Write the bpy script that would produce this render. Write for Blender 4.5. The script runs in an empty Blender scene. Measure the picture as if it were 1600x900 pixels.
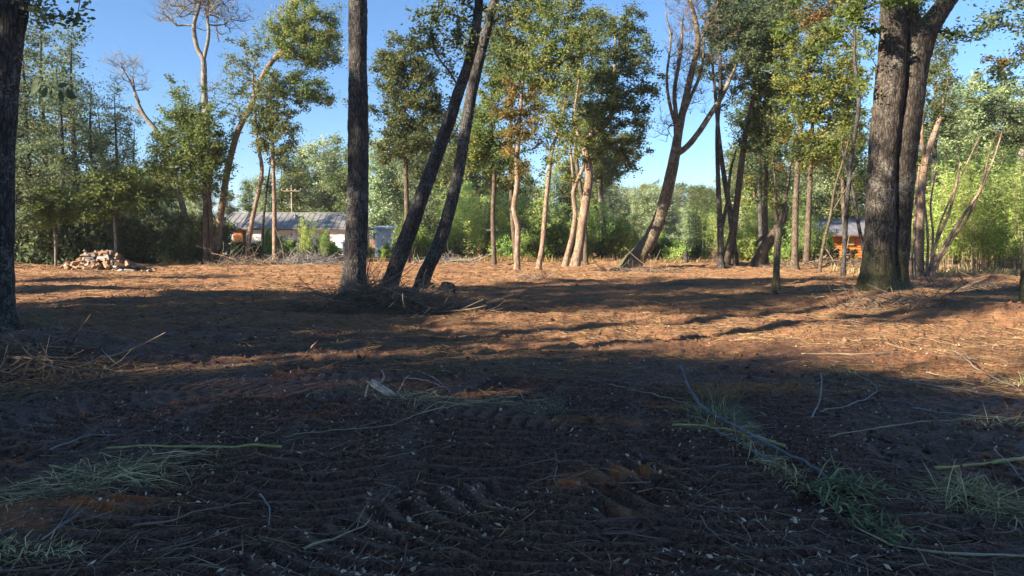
import bpy, math, random
import numpy as np
from mathutils import Vector

SC = bpy.context.scene
COL = SC.collection
R = math.radians
HAZE = 0.00028

# ------------------------------------------------------------------ camera
FPX, PW, PH, CAMZ, HORIZON = 1164.0, 1600, 900, 1.62, 370.0
PITCH = math.atan((PH / 2 - HORIZON) / FPX)
cam_d = bpy.data.cameras.new('camera')
cam = bpy.data.objects.new('camera', cam_d)
COL.objects.link(cam)
cam.location = (0, 0, CAMZ)
cam.rotation_euler = (math.pi / 2 - PITCH, 0, 0)
cam_d.sensor_width = 36
cam_d.lens = FPX * 36 / PW
cam_d.clip_start = 0.05
cam_d.clip_end = 3000
SC.camera = cam

# ------------------------------------------------------------------ sky, sun, exposure
SUN_AZ, SUN_EL = R(30), R(22)          # the light travels to the right and a little away
TO_SUN = Vector((-math.cos(SUN_AZ) * math.cos(SUN_EL), -math.sin(SUN_AZ) * math.cos(SUN_EL), math.sin(SUN_EL)))
world = bpy.data.worlds.new('World')
SC.world = world
world.use_nodes = True
wn = world.node_tree
sky = wn.nodes.new('ShaderNodeTexSky')
sky.sky_type = 'NISHITA'
sky.sun_disc = False
sky.sun_elevation = SUN_EL
sky.sun_rotation = math.atan2(TO_SUN.x, TO_SUN.y)
sky.altitude = 100
sky.air_density = 1.0
sky.dust_density = 0.0
sky.ozone_density = 6.5
bg = wn.nodes['Background']
wn.links.new(sky.outputs[0], bg.inputs[0])
bg.inputs[1].default_value = 0.060
sun_d = bpy.data.lights.new('sun', 'SUN')
sun_d.energy = 5.0
sun_d.angle = R(0.55)
sun_d.color = (1.0, 0.87, 0.69)
sun = bpy.data.objects.new('sun', sun_d)
COL.objects.link(sun)
sun.rotation_euler = (-TO_SUN).to_track_quat('-Z', 'Y').to_euler()
sun.location = (-40, -10, 40)
SC.view_settings.view_transform = 'Standard'
SC.view_settings.look = 'None'
SC.view_settings.exposure = 1.9
SC.view_settings.gamma = 1
SC.view_settings.use_curve_mapping = False
SC.render.engine = 'CYCLES'
SC.cycles.max_bounces = 5
SC.cycles.diffuse_bounces = 3
SC.cycles.transmission_bounces = 3
SC.cycles.glossy_bounces = 2

# ------------------------------------------------------------------ numpy helpers
def _hash(ix, iy, iz, seed):
    h = (ix.astype(np.int64) * 374761393 + iy.astype(np.int64) * 668265263 + iz.astype(np.int64) * 2147483647 + seed * 1274126177) & 0xFFFFFFFF
    h = ((h ^ (h >> 13)) * 1274126177) & 0xFFFFFFFF
    h = ((h ^ (h >> 16)) * 2246822519) & 0xFFFFFFFF
    return ((h ^ (h >> 15)) & 0xFFFFFF) / float(0xFFFFFF)

def noise2(x, y, seed=0):
    x = np.asarray(x, float); y = np.asarray(y, float)
    ix, iy = np.floor(x), np.floor(y)
    fx, fy = x - ix, y - iy
    fx = fx * fx * (3 - 2 * fx); fy = fy * fy * (3 - 2 * fy)
    ix = ix.astype(np.int64); iy = iy.astype(np.int64); z = np.zeros_like(ix)
    a = _hash(ix, iy, z, seed); b = _hash(ix + 1, iy, z, seed)
    c = _hash(ix, iy + 1, z, seed); d = _hash(ix + 1, iy + 1, z, seed)
    return (a + (b - a) * fx) * (1 - fy) + (c + (d - c) * fx) * fy - 0.5

def noise3(x, y, z, seed=0):
    x = np.asarray(x, float); y = np.asarray(y, float); z = np.asarray(z, float)
    iz = np.floor(z); fz = z - iz; fz = fz * fz * (3 - 2 * fz); iz = iz.astype(np.int64)
    ix, iy = np.floor(x), np.floor(y)
    fx, fy = x - ix, y - iy
    fx = fx * fx * (3 - 2 * fx); fy = fy * fy * (3 - 2 * fy)
    ix = ix.astype(np.int64); iy = iy.astype(np.int64)
    def layer(k):
        a = _hash(ix, iy, k, seed); b = _hash(ix + 1, iy, k, seed)
        c = _hash(ix, iy + 1, k, seed); d = _hash(ix + 1, iy + 1, k, seed)
        return (a + (b - a) * fx) * (1 - fy) + (c + (d - c) * fx) * fy
    l0, l1 = layer(iz), layer(iz + 1)
    return l0 + (l1 - l0) * fz - 0.5

def fbm2(x, y, oct=4, seed=0):
    s, a = 0, 1.0
    for k in range(oct):
        s = s + a * noise2(x * 2 ** k + 17.3 * k, y * 2 ** k - 9.1 * k, seed + k)
        a *= 0.5
    return s

def sstep(a, b, x):
    t = np.clip((x - a) / (b - a), 0, 1)
    return t * t * (3 - 2 * t)

# ------------------------------------------------------------------ mesh helpers
class Acc:
    def __init__(s):
        s.v, s.q, s.t, s.a, s.n = [], [], [], [], 0
    def add(s, v, q=None, t=None, a=None):
        v = np.asarray(v, float).reshape(-1, 3)
        s.v.append(v)
        if q is not None and len(q): s.q.append(np.asarray(q, np.int64).reshape(-1, 4) + s.n)
        if t is not None and len(t): s.t.append(np.asarray(t, np.int64).reshape(-1, 3) + s.n)
        s.a.append(np.full(len(v), 0.5) if a is None else np.broadcast_to(np.asarray(a, float), (len(v),)))
        s.n += len(v)
    def mesh(s, name, mat, smooth=False):
        me = bpy.data.meshes.new(name)
        if not s.v: return me
        V = np.concatenate(s.v)
        Q = np.concatenate(s.q) if s.q else np.zeros((0, 4), np.int64)
        T = np.concatenate(s.t) if s.t else np.zeros((0, 3), np.int64)
        me.vertices.add(len(V)); me.vertices.foreach_set('co', V.astype(np.float32).ravel())
        me.loops.add(len(Q) * 4 + len(T) * 3)
        me.loops.foreach_set('vertex_index', np.concatenate([Q.ravel(), T.ravel()]).astype(np.int32))
        me.polygons.add(len(Q) + len(T))
        ls = np.concatenate([np.arange(len(Q)) * 4, len(Q) * 4 + np.arange(len(T)) * 3]).astype(np.int32)
        me.polygons.foreach_set('loop_start', ls)
        me.polygons.foreach_set('use_smooth', np.full(len(ls), smooth))
        at = me.attributes.new('tint', 'FLOAT', 'POINT')
        at.data.foreach_set('value', np.concatenate(s.a).astype(np.float32))
        me.update(calc_edges=True); me.validate()
        if mat: me.materials.append(mat)
        return me

def catmull(P, step):
    P = np.asarray(P, float)
    if len(P) < 2: return P
    Q = np.vstack([2 * P[0] - P[1], P, 2 * P[-1] - P[-2]])
    out = []
    for i in range(1, len(Q) - 2):
        n = max(1, int(np.linalg.norm(Q[i + 1, :3] - Q[i, :3]) / step))
        t = (np.arange(n) / n)[:, None]
        p0, p1, p2, p3 = Q[i - 1], Q[i], Q[i + 1], Q[i + 2]
        c = 0.5 * (2 * p1 + (p2 - p0) * t + (2 * p0 - 5 * p1 + 4 * p2 - p3) * t ** 2 + (3 * p1 - p0 - 3 * p2 + p3) * t ** 3)
        c[:, 3:] = p1[3:] * (1 - t) + p2[3:] * t
        out.append(c)
    out.append(P[-1:])
    return np.vstack(out)

def tube(acc, P, seg=6, disp=None, cap=True, tint=0.5):
    """P: (n,4) points with radius; disp(x,y,z) gives a relative bump"""
    P = np.asarray(P, float); n = len(P)
    if n < 2: return
    T = np.gradient(P[:, :3], axis=0)
    T /= np.linalg.norm(T, axis=1)[:, None] + 1e-9
    ref = np.array([0.0, 1, 0]) if abs(T[0][1]) < 0.8 else np.array([1.0, 0, 0])
    U = np.zeros((n, 3)); u = ref - T[0] * ref.dot(T[0])
    for i in range(n):
        u = u - T[i] * u.dot(T[i]); u = u / (np.linalg.norm(u) + 1e-9); U[i] = u
    W = np.cross(T, U)
    th = np.arange(seg) * 2 * math.pi / seg
    d = U[:, None, :] * np.cos(th)[None, :, None] + W[:, None, :] * np.sin(th)[None, :, None]
    r = np.repeat(P[:, 3:4], seg, 1)
    V = P[:, None, :3] + d * r[:, :, None]
    if disp is not None:
        r = r * (1 + disp(V[:, :, 0], V[:, :, 1], V[:, :, 2]))
        V = P[:, None, :3] + d * r[:, :, None]
    V = V.reshape(-1, 3)
    i = np.arange(n - 1)[:, None] * seg; j = np.arange(seg)[None, :]; j2 = (j + 1) % seg
    q = np.stack([i + j, i + j2, i + seg + j2, i + seg + j], -1).reshape(-1, 4)
    t = []
    if cap:
        V = np.vstack([V, P[0, :3], P[-1, :3] + T[-1] * P[-1, 3] * 0.3])
        c0, c1, b = n * seg, n * seg + 1, (n - 1) * seg
        for k in range(seg):
            t.append((c0, (k + 1) % seg, k)); t.append((c1, b + k, b + (k + 1) % seg))
    acc.add(V, q, t, tint)

def leaves(acc, C, L, W, rng, up=0.5, tint=None, droop=0.0, axis=None, centre=None):
    """diamond shaped leaves at the points C"""
    n = len(C)
    if n == 0: return
    a = rng.normal(size=(n, 3))
    a[:, 2] = a[:, 2] * 0.6 - droop
    if axis is not None: a = a * 0.45 + np.asarray(axis)
    a /= np.linalg.norm(a, axis=1)[:, None]
    nm = rng.normal(size=(n, 3)); nm[:, 2] += up
    if centre is not None:                       # leaves turn outward from the middle of their spray
        o = C - centre; nm += 1.3 * o / (np.linalg.norm(o, axis=1)[:, None] + 1e-6)
    b = np.cross(nm, a); b /= np.linalg.norm(b, axis=1)[:, None] + 1e-9
    s = rng.uniform(0.65, 1.35, (n, 1))
    a = a * s * L / 2; b = b * s * W / 2
    V = np.stack([C - a, C + b + a * 0.15, C + a, C - b + a * 0.15], 1).reshape(-1, 3)
    q = np.arange(4 * n).reshape(n, 4)
    if tint is None: tint = rng.uniform(0, 1, n)
    acc.add(V, q, None, np.repeat(tint, 4))

def blades(acc, B, D, L, W, rng, curl=0.5, tint=None):
    """grass blades: base points B, directions D, three points long strips that bend down"""
    n = len(B)
    L = np.broadcast_to(np.asarray(L, float), (n,))[:, None]
    D = D / (np.linalg.norm(D, axis=1)[:, None] + 1e-9)
    s = np.cross(D, np.array([0, 0, 1.0]) + 0.3 * rng.normal(size=(n, 3))); s /= np.linalg.norm(s, axis=1)[:, None] + 1e-9
    w = W * rng.uniform(.6, 1.3, (n, 1))
    m = B + D * L * 0.5
    side = rng.normal(size=(n, 3)) * 0.18 * curl
    e = B + (D + side) * L; e[:, 2] -= (L * curl * 0.3)[:, 0]
    V = np.stack([B - s * w / 2, B + s * w / 2, m + s * w / 2, m - s * w / 2, e + s * w / 8, e - s * w / 8], 1).reshape(-1, 3)
    k = np.arange(n)[:, None] * 6
    q = np.concatenate([k + np.array([[0, 1, 2, 3]]), k + np.array([[3, 2, 4, 5]])])
    if tint is None: tint = rng.uniform(0, 1, n)
    acc.add(V, q, None, np.repeat(tint, 6))

def tagp(o, label=None, cat=None, group=None, kind=None):
    if label: o['label'] = label
    if cat: o['category'] = cat
    if group: o['group'] = group
    if kind: o['kind'] = kind
    return o

def link(name, me, parent=None, loc=None):
    o = bpy.data.objects.new(name, me)
    COL.objects.link(o)
    if parent is not None: o.parent = parent
    if loc is not None: o.location = loc
    return o

def empty(name, loc, label, cat, group=None):
    o = link(name, None, None, loc); o.empty_display_size = 0.2
    return tagp(o, label, cat, group)

def copy_tree(o, loc, rz=0.0, sc=1.0, label=None, group=None):
    r = o.copy(); COL.objects.link(r)
    r.location = loc; r.rotation_euler = (0, 0, rz)
    r.scale = (sc, sc, sc) if not isinstance(sc, tuple) else sc
    if label: r['label'] = label
    if group: r['group'] = group
    for ch in list(o.children):
        c = ch.copy(); COL.objects.link(c); c.parent = r
        for g in ch.children:
            d = g.copy(); COL.objects.link(d); d.parent = c
    return r

BOXQ = np.array([[0, 3, 2, 1], [4, 5, 6, 7], [0, 1, 5, 4], [1, 2, 6, 5], [2, 3, 7, 6], [3, 0, 4, 7]])
def box(acc, x0, x1, y0, y1, z0, z1, tint=0.5):
    acc.add([(x0, y0, z0), (x1, y0, z0), (x1, y1, z0), (x0, y1, z0), (x0, y0, z1), (x1, y0, z1), (x1, y1, z1), (x0, y1, z1)], BOXQ, None, tint)

def hull_box(acc, pts, tint=0.5):
    acc.add(pts, BOXQ, None, tint)

# ------------------------------------------------------------------ where a place of the photograph lies in the world
def P(px, py, d):
    cp, sp = math.cos(PITCH), math.sin(PITCH)
    xc, yc = (px - 800) / FPX, (450 - py) / FPX
    dy = cp + yc * sp
    k = d / dy
    return np.array([xc * k, d, CAMZ + (yc * cp - sp) * k])

def ground_d(py):
    cp, sp = math.cos(PITCH), math.sin(PITCH)
    yc = (450 - py) / FPX
    return CAMZ / (sp - yc * cp) * (cp + yc * sp)

def G(px, py):
    p = P(px, py, ground_d(py))
    return p[0], p[1]

def MPP(d):
    return d / FPX

# ------------------------------------------------------------------ the ground's height
MOUNDS = []                                      # x, y, rx, ry, height
def mound(px, py, rx, ry, h):
    x, y = G(px, py); MOUNDS.append((x, y, rx, ry, h))
mound(585, 482, 1.9, 1.0, 0.42); mound(680, 468, 1.2, .8, .2)
mound(1385, 478, 1.7, 1.3, 0.30); mound(20, 560, 1.5, 1.6, 0.28)
mound(965, 416, 2.0, 1.2, 0.30); mound(838, 434, 1.1, .8, .28); mound(808, 430, .9, .7, .15)
mound(900, 422, 1.2, .8, .16); mound(1600, 505, 1.3, 1.0, 0.25); mound(360, 405, 4.5, 1.5, .3)
mound(440, 408, 2.0, .8, .35); mound(1205, 425, 2.5, 1.2, .15); mound(1140, 415, 2.2, 1.0, .2)
mound(100, 455, 1.5, .6, .12); mound(225, 460, 2.0, .6, .1); mound(1560, 440, 2.5, 1.0, .2)
mound(470, 393, 3, 1.2, .35); mound(760, 433, 2.2, .7, .08); mound(60, 800, .8, .35, .06)
mound(1010, 760, .5, .25, .04); mound(1310, 420, 3, 1, .22)

TRACKS = [  # centre line (photo points on the ground), width, cleat spacing, amplitude
    ([(350, 1000), (420, 860), (480, 760), (560, 660), (640, 600)], .80, .17, .034),
    ([(640, 1000), (690, 850), (720, 760), (760, 680), (800, 620)], .80, .175, .034),
    ([(1010, 1000), (960, 860), (930, 770), (925, 690), (930, 620)], .64, .15, .030),
    ([(1250, 1000), (1180, 870), (1130, 780), (1090, 690), (1060, 630)], .74, .16, .030),
    ([(1530, 950), (1430, 850), (1350, 770), (1290, 700), (1220, 630)], .74, .16, .030),
    ([(90, 1000), (190, 850), (270, 770), (360, 690), (470, 600)], .8, .17, .032),
    ([(480, 900), (620, 830), (760, 790), (900, 770)], .8, .17, .030),
    ([(820, 1000), (830, 880), (850, 780), (880, 700)], .6, .13, .030),
    ([(100, 660), (250, 632), (420, 610), (600, 596)], .9, .16, .022),
    ([(150, 590), (330, 600), (520, 620), (760, 650)], .7, .15, .022),
]
TR = []
for pts, w, sp, am in TRACKS:
    q = np.array([(*G(*p), 0, 0) for p in pts])
    TR.append((catmull(q, 0.05)[:, :2], w, sp, am))

def cleats(x, y):
    h = np.zeros_like(x)
    for k, (c, w, sp, am) in enumerate(TR):
        m = (x > c[:, 0].min() - w) & (x < c[:, 0].max() + w) & (y > c[:, 1].min() - w) & (y < c[:, 1].max() + w)
        idx = np.nonzero(m.ravel())[0]
        if len(idx) == 0: continue
        X, Y = x.ravel()[idx], y.ravel()[idx]
        s = np.concatenate([[0], np.cumsum(np.linalg.norm(np.diff(c, axis=0), axis=1))])
        best = np.full(len(idx), 1e9); bs = np.zeros(len(idx)); bo = np.zeros(len(idx))
        tan = np.gradient(c, axis=0); tan /= np.linalg.norm(tan, axis=1)[:, None]
        for i in range(0, len(c), 3):
            dx, dy = X - c[i, 0], Y - c[i, 1]
            along = dx * tan[i, 0] + dy * tan[i, 1]; off = -dx * tan[i, 1] + dy * tan[i, 0]
            dd = dx * dx + dy * dy
            u = dd < best
            best[u] = dd[u]; bs[u] = s[i] + along[u]; bo[u] = off[u]
        wob = 0.10 * noise2(X * 1.3, Y * 1.3, 50 + k) + .035 * noise2(X * 6, Y * 6, 60 + k)
        ph = (bs - bo * bo * 0.55 + wob) / sp
        fr = ph - np.floor(ph)
        bar = sstep(0.0, 0.12, fr) * (1 - .25 * sstep(0.2, 0.6, fr)) * (1 - sstep(.60, .78, fr))
        amp = am * (1 - sstep(w * .42, w * .58, np.abs(bo) + 0.10 * noise2(X * 4, Y * 4, 70 + k)))
        amp = amp * np.clip(.95 + .8 * noise2(X * 1.1, Y * 1.1, 80 + k) + .5 * noise2(X * 5, Y * 5, 90 + k), 0.3, 1.4)
        w_ = 1 - sstep(w * .40, w * .60, np.abs(bo) + .10 * noise2(X * 4, Y * 4, 70 + k))
        flat = h.ravel().copy(); flat[idx] = flat[idx] * (1 - w_) + amp * (bar - .45); h = flat.reshape(x.shape)
    return h

def tracked(x, y):
    t = np.zeros_like(x)
    for c, w, sp, am in TR:
        m = np.nonzero((x > c[:, 0].min() - w) & (x < c[:, 0].max() + w) & (y > c[:, 1].min() - w) & (y < c[:, 1].max() + w))[0]
        if len(m) == 0: continue
        d = np.full(len(m), 1e9)
        for i in range(0, len(c), 4): d = np.minimum(d, (x[m] - c[i, 0]) ** 2 + (y[m] - c[i, 1]) ** 2)
        t[m] = np.maximum(t[m], 1 - sstep(w * .38, w * .62, np.sqrt(d)))
    return t

def height(x, y, fine=True):
    x = np.atleast_1d(np.asarray(x, float)); y = np.atleast_1d(np.asarray(y, float))
    r = np.hypot(x, y)
    far = 1 - sstep(55, 75, np.abs(y)) * 1.0
    h = 0.16 * fbm2(x / 7, y / 7, 3, 1) * (.4 + .6 * sstep(4, 14, r))
    h = h + 0.07 * fbm2(x / 1.7, y / 1.1, 3, 5)
    mid = sstep(9, 15, y) * (1 - sstep(52, 60, y))
    h = h + mid * 0.11 * fbm2(x / 4.0, y / 0.75, 3, 9) + mid * .05 * fbm2(x / 1.2, y / .35, 2, 12)
    for mx, my, rx, ry, mh in MOUNDS:
        dx, dy = (x - mx) / rx, (y - my) / ry
        h = h + mh * np.exp(-(dx * dx + dy * dy)) * (1 + .8 * noise2(x * 2.2, y * 2.2, 33))
    h = h * far
    if fine:
        near = 1 - sstep(16, 24, r)
        wide = 1 - sstep(44, 56, r)
        h = h + wide * (.085 * noise2(x / .55, y / .34, 27) + .05 * noise2(x / .3, y / .22, 29) + .05 * np.clip(noise2(x / .9, y / .28, 28) - .1, 0, 1)) * sstep(8, 13, y)
        c = noise2(x / .22, y / .16, 21); c2 = noise2(x / .09, y / .07, 22); c3 = noise2(x / .045, y / .035, 23)
        rough = .45 + 1.1 * np.clip(noise2(x / 1.1, y / .8, 24) + .35, 0, 1)
        sm = 1 - .85 * tracked(x, y)
        h = h + sm * near * rough * (0.060 * c + 0.042 * c2 + .026 * c3)
        clod = np.clip(noise2(x / .13, y / .11, 25) - .18, 0, 1)
        h = h + sm * near * .20 * clod * np.clip(noise2(x / 1.3, y / .9, 26) + .1, 0, 1)
        h = h + 2.15 * cleats(x, y)
    return h

def HZ(x, y):
    return float(height([x], [y])[0])

# ------------------------------------------------------------------ materials
def nodes(name):
    m = bpy.data.materials.new(name); m.use_nodes = True
    nt = m.node_tree
    for n in list(nt.nodes): nt.nodes.remove(n)
    out = nt.nodes.new('ShaderNodeOutputMaterial')
    def N(t, **kw):
        n = nt.nodes.new(t)
        for k, v in kw.items():
            if k in n.inputs: n.inputs[k].default_value = v
            else: setattr(n, k, v)
        return n
    return m, nt, out, N, nt.links.new

def ramp(N, stops, interp='LINEAR'):
    r = N('ShaderNodeValToRGB'); e = r.color_ramp.elements; r.color_ramp.interpolation = interp
    while len(e) > 1: e.remove(e[0])
    for i, (p, c) in enumerate(stops):
        q = e[0] if i == 0 else e.new(p)
        q.position = p; q.color = (*c, 1)
    return r

def leaf_mat(name, stops, trans=0.35, gloss=0.012, var=0.25):
    m, nt, out, N, ln = nodes(name)
    at = N('ShaderNodeAttribute', attribute_name='tint')
    rp = ramp(N, stops); ln(at.outputs['Fac'], rp.inputs[0])
    oi = N('ShaderNodeObjectInfo')
    mr = N('ShaderNodeMapRange'); mr.inputs[3].default_value = 1 - var; mr.inputs[4].default_value = 1 + var
    ln(oi.outputs['Random'], mr.inputs[0])
    hs = N('ShaderNodeHueSaturation'); ln(rp.outputs[0], hs.inputs['Color']); ln(mr.outputs[0], hs.inputs['Value'])
    mh = N('ShaderNodeMapRange'); mh.inputs[3].default_value = .485; mh.inputs[4].default_value = .515
    ml = N('ShaderNodeMath', operation='MULTIPLY'); ml.inputs[1].default_value = 7.31
    fr = N('ShaderNodeMath', operation='FRACT')
    ln(oi.outputs['Random'], ml.inputs[0]); ln(ml.outputs[0], fr.inputs[0]); ln(fr.outputs[0], mh.inputs[0]); ln(mh.outputs[0], hs.inputs['Hue'])
    d = N('ShaderNodeBsdfDiffuse'); t = N('ShaderNodeBsdfTranslucent'); g = N('ShaderNodeBsdfGlossy', Roughness=.6)
    ln(hs.outputs[0], d.inputs[0])
    gm = N('ShaderNodeGamma', Gamma=.85); ln(hs.outputs[0], gm.inputs[0]); ln(gm.outputs[0], t.inputs[0])
    mx = N('ShaderNodeMixShader', Fac=trans + .1); ln(d.outputs[0], mx.inputs[1]); ln(t.outputs[0], mx.inputs[2])
    m2 = N('ShaderNodeMixShader', Fac=gloss); ln(mx.outputs[0], m2.inputs[1]); ln(g.outputs[0], m2.inputs[2])
    ln(m2.outputs[0], out.inputs[0])
    return m

def bark_mat(name, dark, light, lichen=(.32, .33, .30), lich=.5, moss=0.0, scale=14.0, stretch=.22, bump=.5, red=None):
    m, nt, out, N, ln = nodes(name)
    tc = N('ShaderNodeTexCoord')
    mp = N('ShaderNodeMapping'); mp.inputs['Scale'].default_value = (1, 1, stretch); ln(tc.outputs['Object'], mp.inputs[0])
    n1 = N('ShaderNodeTexNoise', Scale=scale, Detail=6.0, Roughness=.7); ln(mp.outputs[0], n1.inputs['Vector'])
    vo = N('ShaderNodeTexVoronoi', feature='DISTANCE_TO_EDGE', Scale=scale * 1.3); ln(mp.outputs[0], vo.inputs['Vector'])
    vr = N('ShaderNodeMapRange'); vr.inputs[1].default_value = 0.0; vr.inputs[2].default_value = .22
    ln(vo.outputs['Distance'], vr.inputs[0])
    mu = N('ShaderNodeMath', operation='MULTIPLY'); ln(n1.outputs['Fac'], mu.inputs[0])
    ad = N('ShaderNodeMath', operation='MULTIPLY_ADD'); ad.inputs[1].default_value = .55; ad.inputs[2].default_value = .45
    ln(vr.outputs[0], ad.inputs[0]); ln(ad.outputs[0], mu.inputs[1])
    rp = ramp(N, [(.18, dark), (.42, tuple(.5 * (a + b) for a, b in zip(dark, light))), (.62, light)]); ln(mu.outputs[0], rp.inputs[0])
    col = rp.outputs[0]
    n2 = N('ShaderNodeTexNoise', Scale=2.2, Detail=5.0, Roughness=.65); ln(tc.outputs['Object'], n2.inputs['Vector'])
    n3 = N('ShaderNodeTexNoise', Scale=24.0, Detail=3.0); ln(tc.outputs['Object'], n3.inputs['Vector'])
    av = N('ShaderNodeMath', operation='MULTIPLY_ADD'); av.inputs[1].default_value = .45; ln(n3.outputs['Fac'], av.inputs[0]); 
    hv = N('ShaderNodeMath', operation='MULTIPLY'); hv.inputs[1].default_value = .55; ln(n2.outputs['Fac'], hv.inputs[0]); ln(hv.outputs[0], av.inputs[2])
    lr = N('ShaderNodeMapRange'); lr.inputs[1].default_value = .52; lr.inputs[2].default_value = .60; lr.inputs[4].default_value = lich
    ln(av.outputs[0], lr.inputs[0])
    mx = N('ShaderNodeMixRGB'); ln(lr.outputs[0], mx.inputs[0]); ln(col, mx.inputs[1]); mx.inputs[2].default_value = (*lichen, 1); col = mx.outputs[0]
    if red is not None:
        rr = N('ShaderNodeMapRange'); rr.inputs[1].default_value = .45; rr.inputs[2].default_value = .6; rr.inputs[4].default_value = .8
        n4 = N('ShaderNodeTexNoise', Scale=1.1, Detail=3.0); ln(tc.outputs['Object'], n4.inputs['Vector']); ln(n4.outputs['Fac'], rr.inputs[0])
        m3 = N('ShaderNodeMixRGB'); ln(rr.outputs[0], m3.inputs[0]); ln(col, m3.inputs[1]); m3.inputs[2].default_value = (*red, 1); col = m3.outputs[0]
    if moss > 0:
        sx = N('ShaderNodeSeparateXYZ'); ln(tc.outputs['Object'], sx.inputs[0])
        h = N('ShaderNodeMapRange'); h.inputs[1].default_value = 2.2; h.inputs[2].default_value = 0.1; h.inputs[3].default_value = -.12; h.inputs[4].default_value = .22
        ln(sx.outputs['Z'], h.inputs[0])
        s = N('ShaderNodeMath', operation='ADD'); ln(h.outputs[0], s.inputs[0]); ln(av.outputs[0], s.inputs[1])
        k = N('ShaderNodeMapRange'); k.inputs[1].default_value = .55; k.inputs[2].default_value = .60; k.inputs[4].default_value = moss; ln(s.outputs[0], k.inputs[0])
        m4 = N('ShaderNodeMixRGB'); ln(k.outputs[0], m4.inputs[0]); ln(col, m4.inputs[1]); m4.inputs[2].default_value = (.075, .075, .022, 1); col = m4.outputs[0]
    p = N('ShaderNodeBsdfPrincipled', Roughness=.9); p.inputs['Specular IOR Level'].default_value = .15
    ln(col, p.inputs['Base Color'])
    b = N('ShaderNodeBump', Strength=bump, Distance=.03); ln(mu.outputs[0], b.inputs['Height']); ln(b.outputs[0], p.inputs['Normal'])
    ln(p.outputs[0], out.inputs[0])
    return m

def plain_mat(name, c1, c2, scale=8.0, rough=.8, bump=.0, spec=.2, use_tint=False, stretch=(1, 1, 1)):
    m, nt, out, N, ln = nodes(name)
    tc = N('ShaderNodeTexCoord'); mp = N('ShaderNodeMapping'); mp.inputs['Scale'].default_value = stretch; ln(tc.outputs['Object'], mp.inputs[0])
    n = N('ShaderNodeTexNoise', Scale=scale, Detail=5.0, Roughness=.65); ln(mp.outputs[0], n.inputs['Vector'])
    mr = N('ShaderNodeMapRange'); mr.inputs[1].default_value = .3; mr.inputs[2].default_value = .7; ln(n.outputs['Fac'], mr.inputs[0])
    fac = mr.outputs[0]
    if use_tint:
        at = N('ShaderNodeAttribute', attribute_name='tint')
        a = N('ShaderNodeMath', operation='MULTIPLY_ADD'); a.inputs[1].default_value = .35; ln(fac, a.inputs[0])
        b2 = N('ShaderNodeMath', operation='MULTIPLY'); b2.inputs[1].default_value = .65; ln(at.outputs['Fac'], b2.inputs[0]); ln(b2.outputs[0], a.inputs[2]); fac = a.outputs[0]
    mx = N('ShaderNodeMixRGB'); mx.inputs[1].default_value = (*c1, 1); mx.inputs[2].default_value = (*c2, 1); ln(fac, mx.inputs[0])
    p = N('ShaderNodeBsdfPrincipled', Roughness=rough); p.inputs['Specular IOR Level'].default_value = spec
    ln(mx.outputs[0], p.inputs['Base Color'])
    if bump > 0:
        b = N('ShaderNodeBump', Strength=bump, Distance=.02); ln(n.outputs['Fac'], b.inputs['Height']); ln(b.outputs[0], p.inputs['Normal'])
    ln(p.outputs[0], out.inputs[0])
    return m

M = {}
M['leaf_dark'] = leaf_mat('dark_evergreen_leaves', [(0, (0.063, 0.106, 0.066)), (.6, (0.144, 0.190, 0.085)), (1, (0.299, 0.302, 0.110))], .4)
M['leaf_mid'] = leaf_mat('green_leaves', [(0, (0.061, 0.094, 0.037)), (.6, (0.146, 0.180, 0.062)), (1, (0.268, 0.282, 0.094))], .38)
M['leaf_bright'] = leaf_mat('bright_green_leaves', [(0, (0.084, 0.132, 0.037)), (.6, (0.198, 0.258, 0.064)), (1, (0.348, 0.384, 0.105))], .4)
M['leaf_gold'] = leaf_mat('green_and_gold_leaves', [(0, (0.067, 0.103, 0.032)), (.5, (0.149, 0.195, 0.045)), (.86, (0.265, 0.260, 0.056)), (1, (0.429, 0.242, 0.067))], .38)
M['leaf_rust'] = leaf_mat('rusty_leaves', [(0, (.085, .055, .024)), (.35, (.12, .12, .04)), (.65, (.21, .13, .04)), (1, (.40, .19, .055))], .35)
M['leaf_pale'] = leaf_mat('pale_leaves', [(0, (0.138, 0.193, 0.098)), (.5, (0.264, 0.334, 0.166)), (1, (0.435, 0.486, 0.281))], .35, var=.3)
M['leaf_bamboo'] = leaf_mat('bamboo_leaves', [(0, (0.187, 0.289, 0.077)), (.5, (0.370, 0.510, 0.136)), (1, (0.649, 0.702, 0.233))], .45)
M['leaf_shrub'] = leaf_mat('shrub_leaves', [(0, (0.114, 0.239, 0.071)), (.6, (0.288, 0.438, 0.113)), (1, (0.573, 0.636, 0.179))], .35, var=.35)
M['bark_dark'] = bark_mat('dark_flaking_bark', (.018, .015, .014), (.095, .085, .078), (.20, .20, .185), .55, bump=.7)
M['bark_grey'] = bark_mat('grey_brown_bark', (.016, .013, .011), (.105, .085, .068), (.25, .24, .20), .5, moss=.5, bump=.7)
M['bark_brown'] = bark_mat('brown_bark', (.04, .028, .02), (.16, .12, .085), (.28, .26, .2), .45, bump=.5)
M['bark_tan'] = bark_mat('smooth_tan_bark', (.11, .072, .048), (.31, .225, .16), (.42, .36, .28), .5, scale=9, bump=.25)
M['bark_pale'] = bark_mat('pale_grey_bark', (.10, .085, .07), (.27, .24, .195), (.36, .34, .30), .5, scale=10, bump=.25)
M['bark_lean'] = bark_mat('lichened_bark', (.035, .026, .020), (.23, .175, .12), (.34, .30, .21), .7, moss=.35, bump=.6)

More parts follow.
